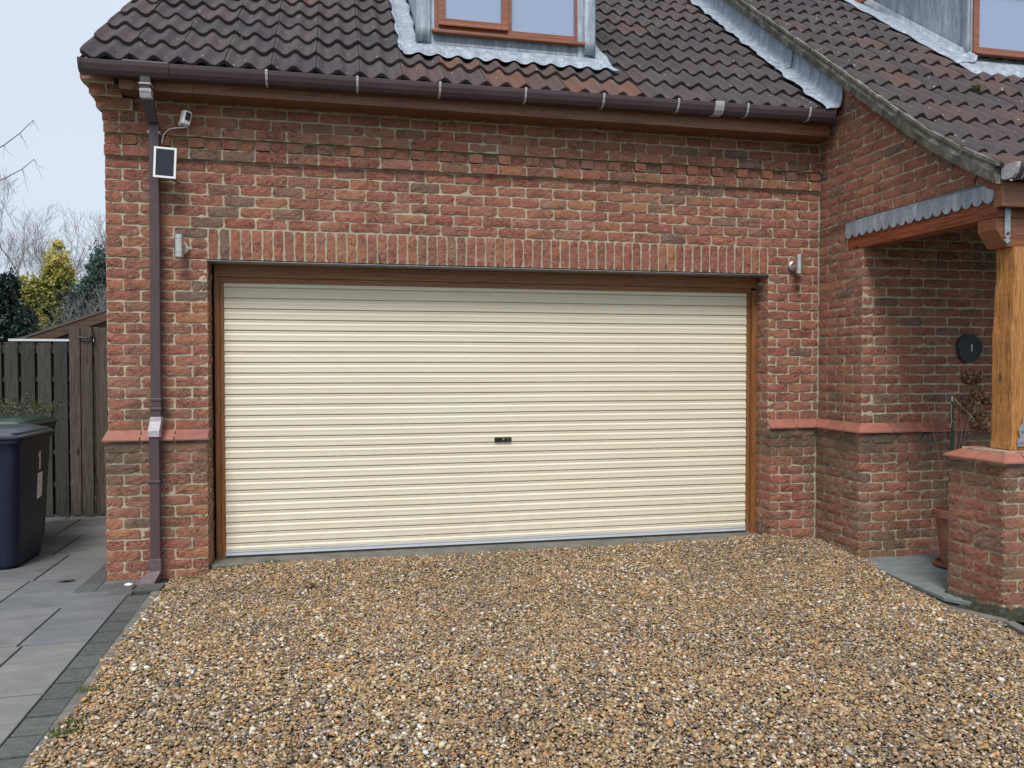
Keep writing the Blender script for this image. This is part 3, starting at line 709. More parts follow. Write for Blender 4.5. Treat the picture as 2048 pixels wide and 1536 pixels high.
# ------------------------------------------------------------------ lead + dormer on the garage roof
def lead_on_tiles(mb, x0, x1, y0, y1, nx, ny, zf=surf, lift=.008, edge=.012):
    P = np.zeros((nx, ny, 3))
    for i, x in enumerate(np.linspace(x0, x1, nx)):
        for j, y in enumerate(np.linspace(y0, y1, ny)):
            e = edge*math.sin(x*21+3) if j == 0 else 0
            P[i, j] = (x+(edge*math.sin(y*19) if i in (0, nx-1) else 0), y+e, zf(x, y)+lift+.004*mnoise.noise(Vector((x*14, y*14, 2))))
    mb.grid(P)
D0, D1, DYF = 1.505, 2.985, .26
dorm = thing('dormer', (2.25, DYF, 4.0), None, None); dorm.parent = house; dorm.matrix_parent_inverse = Matrix.Translation(-Vector(house.location))
for k in ('label', 'category'):
    if k in dorm: del dorm[k]
def under(o_, p): return o_
# body walls in lead
ZDT = 5.30
mb = MB()
zf = zplane(DYF)-.02
mb.box(D0+.155, D1-.155, DYF, DYF+.05, zf, 4.10); mb.build('dormer_front', M['lead_shaded'], dorm)
mb = MB()
for xa, xb in ((D0+.06, D0+.155), (D1-.155, D1-.06)): mb.box(xa, xb, DYF-.012, DYF+.06, zf, ZDT)
for xs_ in (D0+.05, D1-.07): mb.prism([(xs_, DYF, zf), (xs_, DYF, ZDT), (xs_, DYF+1.7, ZDT), (xs_, DYF+1.7, ZDT-.1)], (.02, 0, 0))
mb.box(D0-.02, D1+.02, DYF-.10, DYF+1.9, ZDT, ZDT+.12)
mb.build('dormer_cheek', M['lead'], dorm)
for xa, xb in ((D0+.005, D0+.130), (D1-.105, D1-.005)):
    mb = MB(); P = np.zeros((9, 12, 3))
    for i in range(9):
        for j in range(12):
            f = i/8; P[i, j] = (xa+(xb-xa)*f, DYF-.020-.012*math.sin(math.pi*f)-.002*rng.random(), zf+.095+(ZDT-zf-.095)*j/11)
    mb.grid(P); o = mb.build('lead_corner_strip', M['lead_pale'], dorm, smooth=True); sm = o.modifiers.new('t', 'SOLIDIFY'); sm.thickness = .006
# apron dressed over the tiles
def apr(x, y):
    k = min(max((y-.12)/.12, 0), 1); return surf(x, y)*(1-k)+(zplane(y)+.060)*k
mb = MB(); lead_on_tiles(mb, 1.40, 3.10, .095, .262, 130, 12, apr, .010, .008)
P = np.zeros((60, 5, 3))
for i, x in enumerate(np.linspace(1.52, 2.98, 60)):
    for j in range(5): P[i, j] = (x, .262-.003*(4-j)/4-.004, apr(x, .26)+.008+j*.006)
mb.grid(P)
o = mb.build('lead_apron', M['lead_pale'], dorm, smooth=True); sm = o.modifiers.new('t', 'SOLIDIFY'); sm.thickness = .004
mb = MB(); lead_on_tiles(mb, 1.385, 1.54, .14, 1.75, 14, 90, lambda x, y: surf(x, y)+.006*math.sin((y-.0)*2*math.pi/.272), .008, .010)
o = mb.build('lead_soaker', M['lead_pale'], dorm, smooth=True); sm = o.modifiers.new('t', 'SOLIDIFY'); sm.thickness = .004
mb = MB(); lead_on_tiles(mb, 2.96, 3.12, .09, 1.75, 14, 90, lambda x, y: surf(x, y)+.006*math.sin((y-.0)*2*math.pi/.272), .008, .010)
o = mb.build('lead_soaker', M['lead_pale'], dorm, smooth=True); sm = o.modifiers.new('t', 'SOLIDIFY'); sm.thickness = .004
def window(parent, x0, x1, zb, zt, y, mull=None, sash=None):
    """timber window: outer frame, sill, mullion, one opening sash; panes"""
    mb = MB(); w = .058
    mb.box(x0, x0+w, y, y+.07, zb, zt); mb.box(x1-w, x1, y, y+.07, zb, zt); mb.box(x0+w, x1-w, y+.001, y+.07, zt-w, zt); mb.box(x0+w, x1-w, y+.001, y+.07, zb, zb+w*.8)
    if mull: mb.box(mull-.022, mull+.022, y+.002, y+.07, zb+w*.8, zt-w)
    wf = mb.build('window_frame', M['winw'], parent, bevel=.004)
    mb = MB(); mb.prism([(x0-.012, y+.02, zb+.004), (x0-.012, y-.045, zb-.012), (x0-.012, y-.045, zb-.034), (x0-.012, y+.02, zb-.030)], (x1-x0+.024, 0, 0))
    mb.build('window_sill', M['winw'], parent, bevel=.003)
    if sash:
        a, b = sash; mb = MB(); s = .058; yy = y-.018; c0, c1 = zb+w*.55, zt-w*.6
        mb.box(a, a+s, yy, yy+.05, c0, c1); mb.box(b-s, b, yy, yy+.05, c0, c1)
        mb.box(a+s, b-s, yy+.001, yy+.05, c0, c0+s); mb.box(a+s, b-s, yy+.001, yy+.05, c1-s, c1)
        mb.box(a+.01, b-.01, yy-.016, yy+.01, c0-.004, c0+.014)
        sh = mb.build('window_sash', M['winw'], parent, bevel=.004)
        mb = MB(); mb.box(a+s-.004, b-s+.004, yy+.022, yy+.030, c0+s-.004, c1-s+.004); mb.build('pane', M['glass'], parent)
    return wf
WF = window(dorm, 1.652, 2.872, 4.125, 5.18, DYF-.005, 2.262, (1.690, 2.254))
mb = MB(); mb.box(2.28, 2.822, DYF+.030, DYF+.038, 4.165, 5.13); mb.build('pane', M['glass'], dorm)
# right dormer
DR0, DRY = 6.42, .075
dorr = thing('dormer', (7.2, DRY, 4.1), None, None); dorr.parent = house; dorr.matrix_parent_inverse = Matrix.Translation(-Vector(house.location))
def zr(y): return zroofR(y)-.03
mb = MB(); zq = zr(DRY)-.02
mb.prism([(DR0, DRY, zq), (DR0, DRY, 5.6), (DR0, 1.9, 5.6), (DR0, 1.9, 5.5)], (.05, 0, 0))
mb.build('dormer_cheek', M['lead'], dorr)
mb = MB(); mb.box(DR0+.05, 9, DRY+.02, DRY+.06, zq, 4.24); mb.build('dormer_front', M['lead_shaded'], dorr)
mb = MB(); P = np.zeros((6, 10, 3))
for i in range(6):
    for j in range(10): P[i, j] = (DR0-.006-.004*math.sin(i), DRY+.0+.10*i/5, zq+.06+1.5*j/9)
mb.grid(P); o = mb.build('lead_corner_strip', M['lead_pale'], dorr, smooth=True); sm = o.modifiers.new('t', 'SOLIDIFY'); sm.thickness = .008
mb = MB(); ysg = np.linspace(-.02, 2.0, 80); P = np.zeros((80, 8, 3))
for i, y in enumerate(ysg):
    s_ = math.sin(y*2*math.pi/.272)*.004
    for j, (x, dz) in enumerate(((6.20, .040), (6.24, .050), (6.29, .054), (6.33, .064), (6.345, .058), (6.38, .066), (6.405, .088), (6.413, .125))):
        P[i, j] = (x+(.012*math.sin(y*13) if j < 2 else 0), y, zr(y)+dz+s_*(8-j)/8)
mb.grid(P); o = mb.build('lead_soaker', M['lead_pale'], dorr, smooth=True); sm = o.modifiers.new('t', 'SOLIDIFY'); sm.thickness = .005
def surfR(x, y): return zr(y)+.018+wave((x-XV-.005)/.150)*.6
mb = MB(); lead_on_tiles(mb, 6.22, 8.9, -.20, .10, 190, 12, lambda x, y: surfR(x, y)*(1-min(max((y+.2)/.25, 0), 1))+(zr(y)+.045)*min(max((y+.2)/.25, 0), 1), .010, .010)
o = mb.build('lead_apron', M['lead_pale'], dorr, smooth=True); sm = o.modifiers.new('t', 'SOLIDIFY'); sm.thickness = .004
window(dorr, DR0+.02, 7.9, 4.275, 5.3, DRY-.02, 7.16, None)
mb = MB(); mb.box(DR0+.075, 7.14, DRY+.012, DRY+.02, 4.32, 5.25); mb.build('pane', M['glass'], dorr); mb = MB(); mb.box(7.18, 7.85, DRY+.012, DRY+.02, 4.32, 5.25); mb.build('pane', M['glass'], dorr)
mb = MB(); mb.box(6.30, 6.33, -.15, 1.55, 5.30, 5.45); mb.build('fascia', M['winw'], dorr)
mb = MB(); mb.box(DR0+.04, 7.9, DRY-.03, DRY+.05, 4.84, 4.90); mb.build('transom', M['winw'], dorr, bevel=.004)

# ------------------------------------------------------------------ porch timber
mb = MB(); mb.box(XR+.0, XR+.13, -1.865, -.386, 2.402, 2.600); bm_ = mb.build('porch_beam', M['beam'], house, bevel=.004); bm_['label'] = 'reddish timber beam under the scalloped lead'
mb = MB(); mb.box(XR+.14, 8.5, -1.845, -1.715, 2.402, 2.60); b2 = mb.build('porch_beam', M['beamx'], house, bevel=.004); b2['label'] = 'timber beam along the porch front'
mb = MB()
mb.prism([(4.872, -1.865, 2.398), (4.872, -1.865, 2.325), (4.950, -1.865, 2.222), (5.45, -1.865, 2.222), (5.45, -1.865, 2.398)], (0, .15, 0)); bo = mb.build('porch_bolster', M['beamx'], house, bevel=.004)
def strap_shape(x, z0, z1, y, w=.0205):
    return [(x-w*.5, y, z1), (x-w, y, z1-.02), (x-w, y, z0+.045), (x-w*.55, y, z0+.040), (x-w*.55, y, z0+.030), (x-w*1.15, y, z0+.022), (x, y, z0), (x+w*1.15, y, z0+.022), (x+w*.55, y, z0+.030), (x+w*.55, y, z0+.040), (x+w, y, z0+.045), (x+w, y, z1-.02), (x+w*.5, y, z1)]
mb = MB(); mb.prism(strap_shape(4.947, 2.238, 2.53, -1.873), (0, .006, 0)); st = mb.build('metal_strap', M['galv'], bm_)
for z in (2.475, 2.300): mb = MB(); mb.tube([(4.947, -1.873, z), (4.947, -1.884, z)], .0085, 6); mb.build('bolt', M['bolt'], bm_)
# post: hand-hewn, flares slightly to the foot
mb = MB(); nz2 = 26; rings = []
for i in range(nz2+1):
    f = i/nz2; z = .965+(2.222-.965)*f; x0 = 4.965+.030*f+.006*math.sin(f*9)+.003*math.sin(f*31); x1 = 5.175-.01*f; y0 = -1.905+.02*f+.003*math.sin(f*13); y1 = -1.725
    c = .012
    rings.append([(x0+c, y0, z), (x1-c, y0, z), (x1, y0+c, z), (x1, y1-c, z), (x1-c, y1, z), (x0+c, y1, z), (x0, y1-c, z), (x0, y0+c, z)])
V = [p for r in rings for p in r]; mb.add(V, [(i*8+j, i*8+(j+1) % 8, i*8+8+(j+1) % 8, i*8+8+j) for i in range(nz2) for j in range(8)]+[tuple(range(8))[::-1], tuple(range(nz2*8, nz2*8+8))])
po = mb.build('porch_post', M['post'], house); po['label'] = 'golden oak post standing on the brick pier'
mb = MB(); bx, bz = 5.055, .985
prof = [(-.055, 0), (-.055, .035), (-.036, .055), (-.046, .085), (-.046, .110), (-.022, .140), (-.014, .175), (.0, .185), (.014, .175), (.022, .140), (.046, .110), (.046, .085), (.036, .055), (.055, .035), (.055, 0)]
mb.prism([(bx+a, -1.914, bz+b) for a, b in prof], (0, .005, 0)); br = mb.build('metal_bracket', M['galv'], po)
for z in (.03, .10): mb = MB(); mb.tube([(bx-.02, -1.914, bz+z), (bx-.02, -1.922, bz+z)], .008, 8); mb.build('bolt', M['galv'], po)
# scalloped lead over the side beam
mb = MB(); y = -.368; w = .0868
while y-w > -1.86:
    pts = [(XR-.010, y, 2.612), (XR-.010, y, 2.535)]
    pts += [(XR-.010, y-w/2+w/2*math.cos(a)*.97, 2.535-.040*math.sin(a)) for a in np.linspace(.15, math.pi-.15, 9)]
    pts += [(XR-.010, y-w, 2.535), (XR-.010, y-w, 2.612)]
    mb.prism([(px+rng.normal(0, .0006), py, pz) for px, py, pz in pts], (.005, 0, 0)); y -= w
mb.prism([(XR-.009, -.368, 2.604), (XR-.009, -1.86, 2.604), (XR+.004, -1.86, 2.622), (XR+.004, -.368, 2.622)], (.0, .0, .003))
sc = mb.build('lead_flashing', M['lead_pale'], house); sc['label'] = 'scalloped lead strip along the porch beam'
# fascia, gutter and ceiling of the porch eave
mb = MB(); mb.box(4.845, 9, -1.935, -1.905, 2.455, 2.605); mb.box(4.845, 4.868, -1.905, -1.868, 2.455, 2.605)
f2 = mb.build('fascia', M['fascia'], house, bevel=.003)
mb = MB(); sec = gutter_sec(); gutter(mb, 4.835, 9, -1.94, 2.690, 2.690, 10)
g2 = mb.build('gutter', M['upvc'], house); g2['label'] = 'brown gutter along the porch eave'
mb = MB(); mb.prism([(4.829, -1.94-o_*1.05, 2.693+q_*1.06) for o_, q_ in gutter_sec()[:8]], (.006, 0, 0)); gband(mb, 4.845, .022, y=-1.94, z=2.693)
mb.build('gutter_end_cap', M['upvc_pale'], g2)
mb = MB(); gband(mb, 4.90, .016, y=-1.94, z=2.693); mb.build('gutter_bracket', M['bracket'], g2)
mb = MB(); mb.box(XR+.1, 8.5, -1.90, -.5, 2.605, 2.63); mb.box(6.75, 6.85, -1.7, -.575, -.1, 2.6)  # ceiling, then an unseen side wall added to darken the porch
mb.build('porch_ceiling_shade_wall', simple('ceiling', (.035,.022,.015), .8), house)
# pier
PX0, PX1, PY0, PY1 = 4.815, 5.265, -2.005, -1.552
mb = MB()
def pz(n): return -.045+n*.0773
for n in range(0, 12):
    for (O_, U_, N_, L) in (((PX0, PY0, 0), (1,0,0), (0,-1,0), .45), ((PX0, PY1, 0), (0,-1,0), (-1,0,0), .453), ((PX1, PY0, 0), (0,1,0), (1,0,0), .45), ((PX1, PY1, 0), (-1,0,0), (0,1,0), .45)):
        sp = [0, .2225, L] if n % 2 else [0, .111, .338, L]
        if n % 2 == 0 and N_[0] == -1: sp = [0, .115, .340, L]
        for a, b in zip(sp[:-1], sp[1:]):
            put_brick(mb, np.array(O_, float), np.array(U_, float), np.array((0,0,1.)), np.array(N_, float), a, b, pz(n), pz(n+1))
mb.box(PX0+REC, PX1-REC, PY0+REC, PY1-REC, -.06, pz(12)+.02, 1)
pr = mb.build('brick_pier', [M['brick'], M['mortar']], house); pr['label'] = 'low weathered brick pier carrying the porch post'
mb = MB(); zT, zB = .965, .893; e = .022; xi, yi = .085, .085
cx0, cx1, cy0, cy1 = PX0-e, PX1+e, PY0-e, PY1+e
ix0, ix1, iy0, iy1 = PX0+xi, PX1-xi, PY0+yi, PY1-yi
def capq(a, b, c, d, v): 
    top = [(*a, zB+.014), (*b, zB+.014), (*c, zT), (*d, zT)]; bot = [(*a, zB), (*b, zB), (*c, zB), (*d, zB)]
    mb.add(top+bot, [(0,1,2,3),(7,6,5,4),(0,4,5,1),(1,5,6,2),(2,6,7,3),(3,7,4,0)], 0, v)
def side(o0, o1, i0, i1, n):
    o0, o1, i0, i1 = map(np.array, (o0, o1, i0, i1))
    for k in range(n):
        f0, f1 = k/n+(.008 if k else 0), (k+1)/n-(.008 if k < n-1 else 0)
        capq(tuple(o0+(o1-o0)*f0), tuple(o0+(o1-o0)*f1), tuple(i0+(i1-i0)*f1), tuple(i0+(i1-i0)*f0), .6+.4*rng.random())
side((cx0, cy1), (cx0, cy0), (ix0, iy1), (ix0, iy0), 2); side((cx0, cy0), (cx1, cy0), (ix0, iy0), (ix1, iy0), 3)
side((cx1, cy0), (cx1, cy1), (ix1, iy0), (ix1, iy1), 2); side((cx1, cy1), (cx0, cy1), (ix1, iy1), (ix0, iy1), 2)
mb.box(ix0-.03, ix1+.03, iy0-.03, iy1+.03, zB, zT-.006, 1)
mb.build('pier_cap', [M['clay'], M['mortar']], pr, bevel=.003)

# ------------------------------------------------------------------ small fixtures
def wall_light(x, side, label):
    t_ = thing('wall_light', (x, 0, 2.33), label, 'wall light', 'steel wall lights either side of the garage door')
    mb = MB(); mb.lathe([(.0, -.081), (.024, -.081), (.030, -.078), (.030, .078), (.024, .081), (0, .081)], (x, -.085, 2.328), 28); mb.build('tube', M['steel'], t_, smooth=False)
    mb = MB(); mb.lathe([(.0305, .046), (.0308, .047), (.0305, .048)], (x, -.085, 2.328), 28); mb.build('trim_ring', M['bolt'], t_); mb = MB(); mb.lathe([(.0305, -.048), (.0308, -.047), (.0305, -.046)], (x, -.085, 2.328), 28); mb.build('trim_ring', M['bolt'], t_)
    mb = MB(); mb.tube([(x+side*.012, -.004, 2.318), (x+side*.012, -.020, 2.318), (x+side*.012, -.026, 2.318)], [.042, .042, .034], 28); mb.box(x-.012, x+.012, -.06, -.02, 2.308, 2.328); mb.build('mount_plate', M['steel'], t_)
    return t_
wall_light(-.172, 1, 'brushed steel cylinder wall light beside the brown downpipe')
wall_light(4.643, -1, 'brushed steel cylinder wall light between the garage door and the porch corner')
# security camera
t_ = thing('security_camera', (-.13, 0, 3.2), 'small white security camera on the brickwork above the solar panel', 'security camera')
rot = Matrix.Rotation(R(38), 4, 'Z') @ Matrix.Rotation(R(7), 4, 'Y')
def xf(mb, Mx): mb.v = [np.array([tuple(Mx @ Vector(p)) for p in v]) for v in mb.v]; return mb
MC = Matrix.Translation((-.115, -.115, 3.208)) @ rot @ Matrix.Rotation(R(10), 4, 'X')
mb = MB(); mb.box(-.027, .027, -.030, .030, -.047, .047); xf(mb, MC); mb.build('camera_body', M['white'], t_, bevel=.008)
mb = MB(); mb.box(-.018, .018, -.0330, -.026, -.018, .037); xf(mb, MC); mb.build('lens_face', M['black'], t_, bevel=.003)
mb = MB(); mb.tube([(-.155, -.002, 3.19), (-.155, -.02, 3.19)], .026, 16); mb.tube([(-.155, -.02, 3.19), (-.135, -.08, 3.20)], .011, 10); mb.build('mount', M['white'], t_)
mb = MB(); mb.tube([(-.11, -.10, 3.155), (-.14, -.085, 3.150), (-.19, -.055, 3.152), (-.235, -.045, 3.145), (-.275, -.04, 3.105), (-.285, -.05, 3.04)], .004, 6); mb.build('cable', M['white'], t_)
# solar panel
t_ = thing('solar_panel', (-.25, 0, 2.9), 'small white framed solar panel overlapping the top of the downpipe', 'solar panel')
MP = Matrix.Translation((-.245, -.150, 2.884)) @ Matrix.Rotation(R(-3), 4, 'X') @ Matrix.Rotation(R(2), 4, 'Y') @ Matrix.Rotation(R(3), 4, 'Z')
mb = MB(); w, h, f_ = .072, .106, .0135
for a in ((-w, -w+f_, -h, h), (w-f_, w, -h, h), (-w+f_, w-f_, -h, -h+f_), (-w+f_, w-f_, h-f_, h)): mb.box(a[0], a[1], -.007, .007, a[2], a[3])
xf(mb, MP); mb.build('panel_frame', M['white'], t_)
mb = MB(); mb.box(-w+f_-.001, w-f_+.001, -.003, .006, -h+f_-.001, h-f_+.001); xf(mb, MP); mb.build('solar_cell', M['cell'], t_)
mb = MB(); mb.tube([(-.235, -.14, 2.88), (-.235, -.0, 2.87)], .009, 8); mb.tube([(-.23, -.13, 2.80), (-.20, -.03, 2.785), (-.17, -.012, 2.775)], .004, 6); mb.build('mount', M['black'], t_)
# slate plaque
mb = MB(); pts = []
for k in range(40):
    a = 2*math.pi*k/40; r = .112*(1+.035*math.sin(3*a+1)+.02*math.sin(7*a)+rng.normal(0, .012)); pts.append((5.838+r*math.cos(a), -.605, 1.625+r*1.02*math.sin(a)))
mb.prism(pts[::-1], (0, .018, 0)); t_ = thing('house_sign', (5.838, -.57, 1.625), 'round dark slate sign with a small white mark on the porch wall', 'house sign')
mb.build('slate_disc', M['slate'], t_)
mb = MB(); mb.box(5.848, 5.855, -.6075, -.604, 1.598, 1.655); mb.build('numeral', M['sticker'], t_)
# wire along the lead
mb = MB(); mb.tube([(4.80, -.012, 2.60), (4.86, -.03, 2.603), (4.872, -.20, 2.612), (4.872, -.37, 2.622), (4.868, -.60, 2.633), (4.868, -1.0, 2.630), (4.868, -1.4, 2.628), (4.868, -1.86, 2.625)], .0045, 6)
wr = mb.build('wire', M['wire'], None, loc=(4.8, -.012, 2.6)); tag(wr, 'thin grey wire running from the wall corner over the scalloped lead', 'wire')

# ------------------------------------------------------------------ ground
def sheet(name, x0, x1, y0, y1, z, mat, nx=2, ny=2, zf=None, kind='structure'):
    mb = MB(); P = np.zeros((nx, ny, 3))
    for i, x in enumerate(np.linspace(x0, x1, nx)):
        for j, y in enumerate(np.linspace(y0, y1, ny)): P[i, j] = (x, y, z if zf is None else zf(x, y))
    mb.grid(P); o = mb.build(name, mat); tag(o, kind=kind); return o
sheet('ground', -900, 900, -900, 900, -.12, M['grass'])
def gzf(x, y):      # gravel level
    z = .0
    if 0 < x < 4.5: z += .055*math.exp(-((y-.05)/.55)**2)*min(1, max(0, (x+.3)/.6))
    z += .035*math.exp(-((y+.1)/.5)**2)*max(0, min(1, (x-3.9)/.6))
    z += .010*mnoise.noise(Vector((x*.9, y*.9, 0)))+.004*mnoise.noise(Vector((x*4, y*4, 3)))
    z -= .03*max(0, min(1, (x-4.0)/.8))*max(0, min(1, (-y-.9)/.8))
    return z
# path on the left
KX0 = lambda y: -.440-.019*(y+.47)     # inner edge of the dark block strip
mb = MB()
rowY = [-6.6, -5.9, -5.2, -4.45, -3.75, -3.05, -2.08, -1.365, -.657, .075, .85, 1.62, 2.45, 3.2, 3.9, 4.6]
jx = {-2.08: [-.745], -1.365: [-.772], -.657: [-1.19], .075: [-1.17], .85: [-1.55], 1.62: [-1.1]}
for i in range(len(rowY)-1):
    a, b = rowY[i], rowY[i+1]; xs = [KX0((a+b)/2)-.004 if b < .2 else -.69]
    x = {-.657: -.77, -1.365: -.772, -2.08: -.745, .075: -1.17, .85: -1.30, -3.05: -.95}.get(a, -.8-.2*rng.random())
    if a == -.657: x = -1.19
    while x > -4.4: xs.append(x); x -= rng.choice([.56, .72, .84])
    xs.append(-4.6)
    for q in range(len(xs)-1):
        g = .007; v = rng.random(); x1_, x0_ = xs[q]-g, xs[q+1]+g
        xa = KX0(a)-.006 if q == 0 and b < .2 else x1_; xb = KX0(b)-.006 if q == 0 and b < .2 else x1_
        z = rng.normal(0, .0015); tl = rng.normal(0, .0012)
        mb.add([(x0_, a+g, z-.03), (xa, a+g, z-.03), (xb, b-g, z-.03), (x0_, b-g, z-.03), (x0_, a+g, z), (xa, a+g, z+tl), (xb, b-g, z+tl), (x0_, b-g, z)], [(4,5,6,7),(0,1,5,4),(1,2,6,5),(2,3,7,6),(3,0,4,7)], 0, v)
mb.box(-4.6, -.27, -6.6, 4.6, -.10, -.008, 1)
pa = mb.build('path', [M['slab'], M['joint']], None, bevel=.003); tag(pa, kind='structure')
# dark block kerb
mb = MB(); y = -.40
def blk(c, hx, hy, ang, z=.002):
    ux = Vector((math.cos(ang), math.sin(ang), 0)); uy = Vector((-math.sin(ang), math.cos(ang), 0))
    mb.obox((c[0], c[1], z-.03+rng.normal(0, .0012)), ux*hx, uy*hy, Vector((rng.normal(0, .001), 0, .03)), 0, rng.random())
y = -.475
while y > -6.5:
    blk((KX0(y-.093)+.070, y-.093), .065, .084, R(.9)+rng.normal(0, .004)); y -= .186
for k in range(2): blk((-.345-.0*k, -.345-.0*k) if k else (-.345, -.255), .086, .040, R(-1), .004)
for k in range(3): blk((-.50-.0, -.40+.0*k) if k == 0 else (-.52, -.30+.11*(k-1)), .075, .045, R(-1), .005)
for k, (x, y) in enumerate([(-.742, -.24), (-.742, -.06), (-.742, .12), (-.742, .30), (-.742, .48)]): blk((x, y), .066, .086, R(1)+rng.normal(0, .01), .005)
blk((-.62, -.245), .052, .086, R(2), .0055)
kb = mb.build('kerb', M['block'], None, bevel=.004); tag(kb, kind='structure')
mb = MB(); n = 60; P = np.zeros((n, 4, 3))
for i, y in enumerate(np.linspace(-.42, -6.5, n)):
    x = KX0(y)+.139; j = rng.normal(0, .0025, 2); P[i] = [(x, y, -.03), (x, y, .004+j[0]*.5), (x+.052+j[0], y, .002+j[1]*.5), (x+.06+j[1], y, -.06)]
mb.grid(P); eo = mb.build('edging', M['edging']); tag(eo, kind='structure')
# threshold
mb = MB(); mb.box(XO0+.002, XO1-.002, -.012, .26, -.05, .056); th = mb.build('threshold', M['edging'], None, bevel=.006); tag(th, kind='structure')
# porch paving: edge line from the plinth corner to the pier
mb = MB()
A = (4.76, -.84); B = (4.60, -1.80); Cc = (4.66, -2.05); D = (4.55, -2.45)
mb.prism([(4.80, -.60, -.03), (4.775, -.86, -.03), (4.70, -1.66, -.03), (4.79, -1.80, -.03), (5.6, -1.80, -.03), (5.6, -1.12, -.03), (5.20, -.60, -.03)][::-1], (0, 0, .027))
mb.prism([(5.21, -.60, -.03), (5.61, -1.12, -.03), (5.61, -1.8, -.03), (8.2, -1.8, -.03), (8.2, -.6, -.03)][::-1], (0, 0, .031))
mb.prism([(4.93, -2.16, -.05), (4.66, -2.55, -.05), (4.66, -4.5, -.05), (8.2, -4.5, -.05), (8.2, -1.81, -.05), (5.30, -1.81, -.05), (5.30, -2.04, -.05)][::-1], (0, 0, .022))
pp = mb.build('porch_paving', M['pslab'], None, bevel=.003); tag(pp, kind='structure')
mb = MB()
for (ax, ay, bx_, by) in ((4.60, -1.815, 4.735, -2.12), (4.74, -2.13, 4.62, -2.6), (4.60, -2.62, 4.50, -3.3), (4.50, -3.3, 4.5, -4.4), (4.755, -.88, 4.62, -1.80)):
    d = Vector((bx_-ax, by-ay, 0)); L = d.length; d.normalize(); p = Vector((-d.y, d.x, 0))*(.030 if ay < -1.8 else .012)
    c = Vector(((ax+bx_)/2, (ay+by)/2, -.045)); mb.obox(c, d*(L/2-.003), p, (0, 0, .035 if ay < -1.8 else .03))
pe = mb.build('edging', M['edging'], None, bevel=.008); tag(pe, kind='structure')
mb = MB()     # mossy mortar fillet round the pier foot
n = 40; P = np.zeros((n, 4, 3)); path = [(PX0-.0, PY1), (PX0-.0, PY0-.0), (PX1, PY0)]
for i in range(n):
    f = i/(n-1); 
    if f < .5: x, y = PX0, PY1+(PY0-PY1)*f*2; ox, oy = -1, 0
    else: x, y = PX0+(PX1-PX0)*(f-.5)*2, PY0; ox, oy = 0, -1
    if abs(f-.5) < .03: ox, oy = -.7, -.7
    w_ = .055+.018*math.sin(i*1.7)+rng.normal(0, .005); h = .045+rng.normal(0, .008)
    P[i] = [(x-ox*.01, y-oy*.01, h-.03), (x+ox*.012, y+oy*.012, h-.03), (x+ox*w_*.6, y+oy*w_*.6, -.01), (x+ox*w_, y+oy*w_, -.05)]
mb.grid(P); mf = mb.build('mortar_fillet', M['fillet'], pr, smooth=True)
# gravel bed + pebbles (stuff)
def gx0(y): return KX0(y)+.180+.02*math.sin(y*5.1)
def gx1(y):
    if y > -.62: return XR-PO
    if y > -.84: return 4.83
    if y > -1.80: return 4.765+(y+.88)*.135+.0
    if y > -2.15: return 4.62+(y+1.8)*-.38
    return max(4.60, 4.73+(y+2.13)*.25)-.06
sheet('gravel_bed', -.31, 4.77, -6.6, .01, -.02, M['bed'], 90, 110, lambda x, y: gzf(x, y)-.012)
def pebbles(n_try):
    x = rng.uniform(-.32, 4.95, n_try); y = -6.4+6.45*rng.random(n_try)
    keep = np.ones(n_try, bool)
    # outside what the camera sees the bed thins out
    d = np.stack([x-.887, y+6.055], 1); fw = d[:, 0]*math.sin(YAW)+d[:, 1]*math.cos(YAW); rt = d[:, 0]*math.cos(YAW)-d[:, 1]*math.sin(YAW)
    vis = (fw > 2.75) & (np.abs(rt)/np.maximum(fw, .1) < .70)
    keep &= vis | (rng.random(n_try) < .30)
    keep &= x > np.array([gx0(q)-.015 for q in y])
    keep &= x < np.array([gx1(q) for q in y])
    keep &= ~((y > -PO-.005) & ((x < XO0-.0) | (x > XO1)))
    keep &= ~((y > -.018))
    keep &= ~((x < -.25) & (y > -.46))
    return x[keep], y[keep]
gx, gy = pebbles(400000)
n = len(gx)
ph = (1+5**.5)/2
ico = np.array([(-1,ph,0),(1,ph,0),(-1,-ph,0),(1,-ph,0),(0,-1,ph),(0,1,ph),(0,-1,-ph),(0,1,-ph),(ph,0,-1),(ph,0,1),(-ph,0,-1),(-ph,0,1)]); ico /= np.linalg.norm(ico[0])
icf = np.array([(0,11,5),(0,5,1),(0,1,7),(0,7,10),(0,10,11),(1,5,9),(5,11,4),(11,10,2),(10,7,6),(7,1,8),(3,9,4),(3,4,2),(3,2,6),(3,6,8),(3,8,9),(4,9,5),(2,4,11),(6,2,10),(8,6,7),(9,8,1)])
rad = np.exp(rng.normal(math.log(.0060), .38, n)); rad = np.clip(rad, .0032, .018)
asp = np.stack([rng.uniform(.95, 1.5, n), rng.uniform(.75, 1.05, n), rng.uniform(.45, .8, n)], 1)
V = ico[None]*(1+rng.normal(0, .13, (n, 12, 1)))*(rad[:, None]*asp)[:, None, :]
ang = rng.uniform(0, 2*math.pi, n); tilt = rng.normal(0, .42, n); ca, sa, ct, st_ = np.cos(ang), np.sin(ang), np.cos(tilt), np.sin(tilt)
X = V[..., 0]*ct[:, None]+V[..., 2]*st_[:, None]; Z = -V[..., 0]*st_[:, None]+V[..., 2]*ct[:, None]; Y = V[..., 1]
V = np.stack([X*ca[:, None]-Y*sa[:, None], X*sa[:, None]+Y*ca[:, None], Z], -1)
gzv = np.array([gzf(a, b) for a, b in zip(gx, gy)])+rng.uniform(-.012, .006, n)
V += np.stack([gx, gy, gzv], 1)[:, None, :]
me = bpy.data.meshes.new('gravel'); nv = n*12; nf = n*20
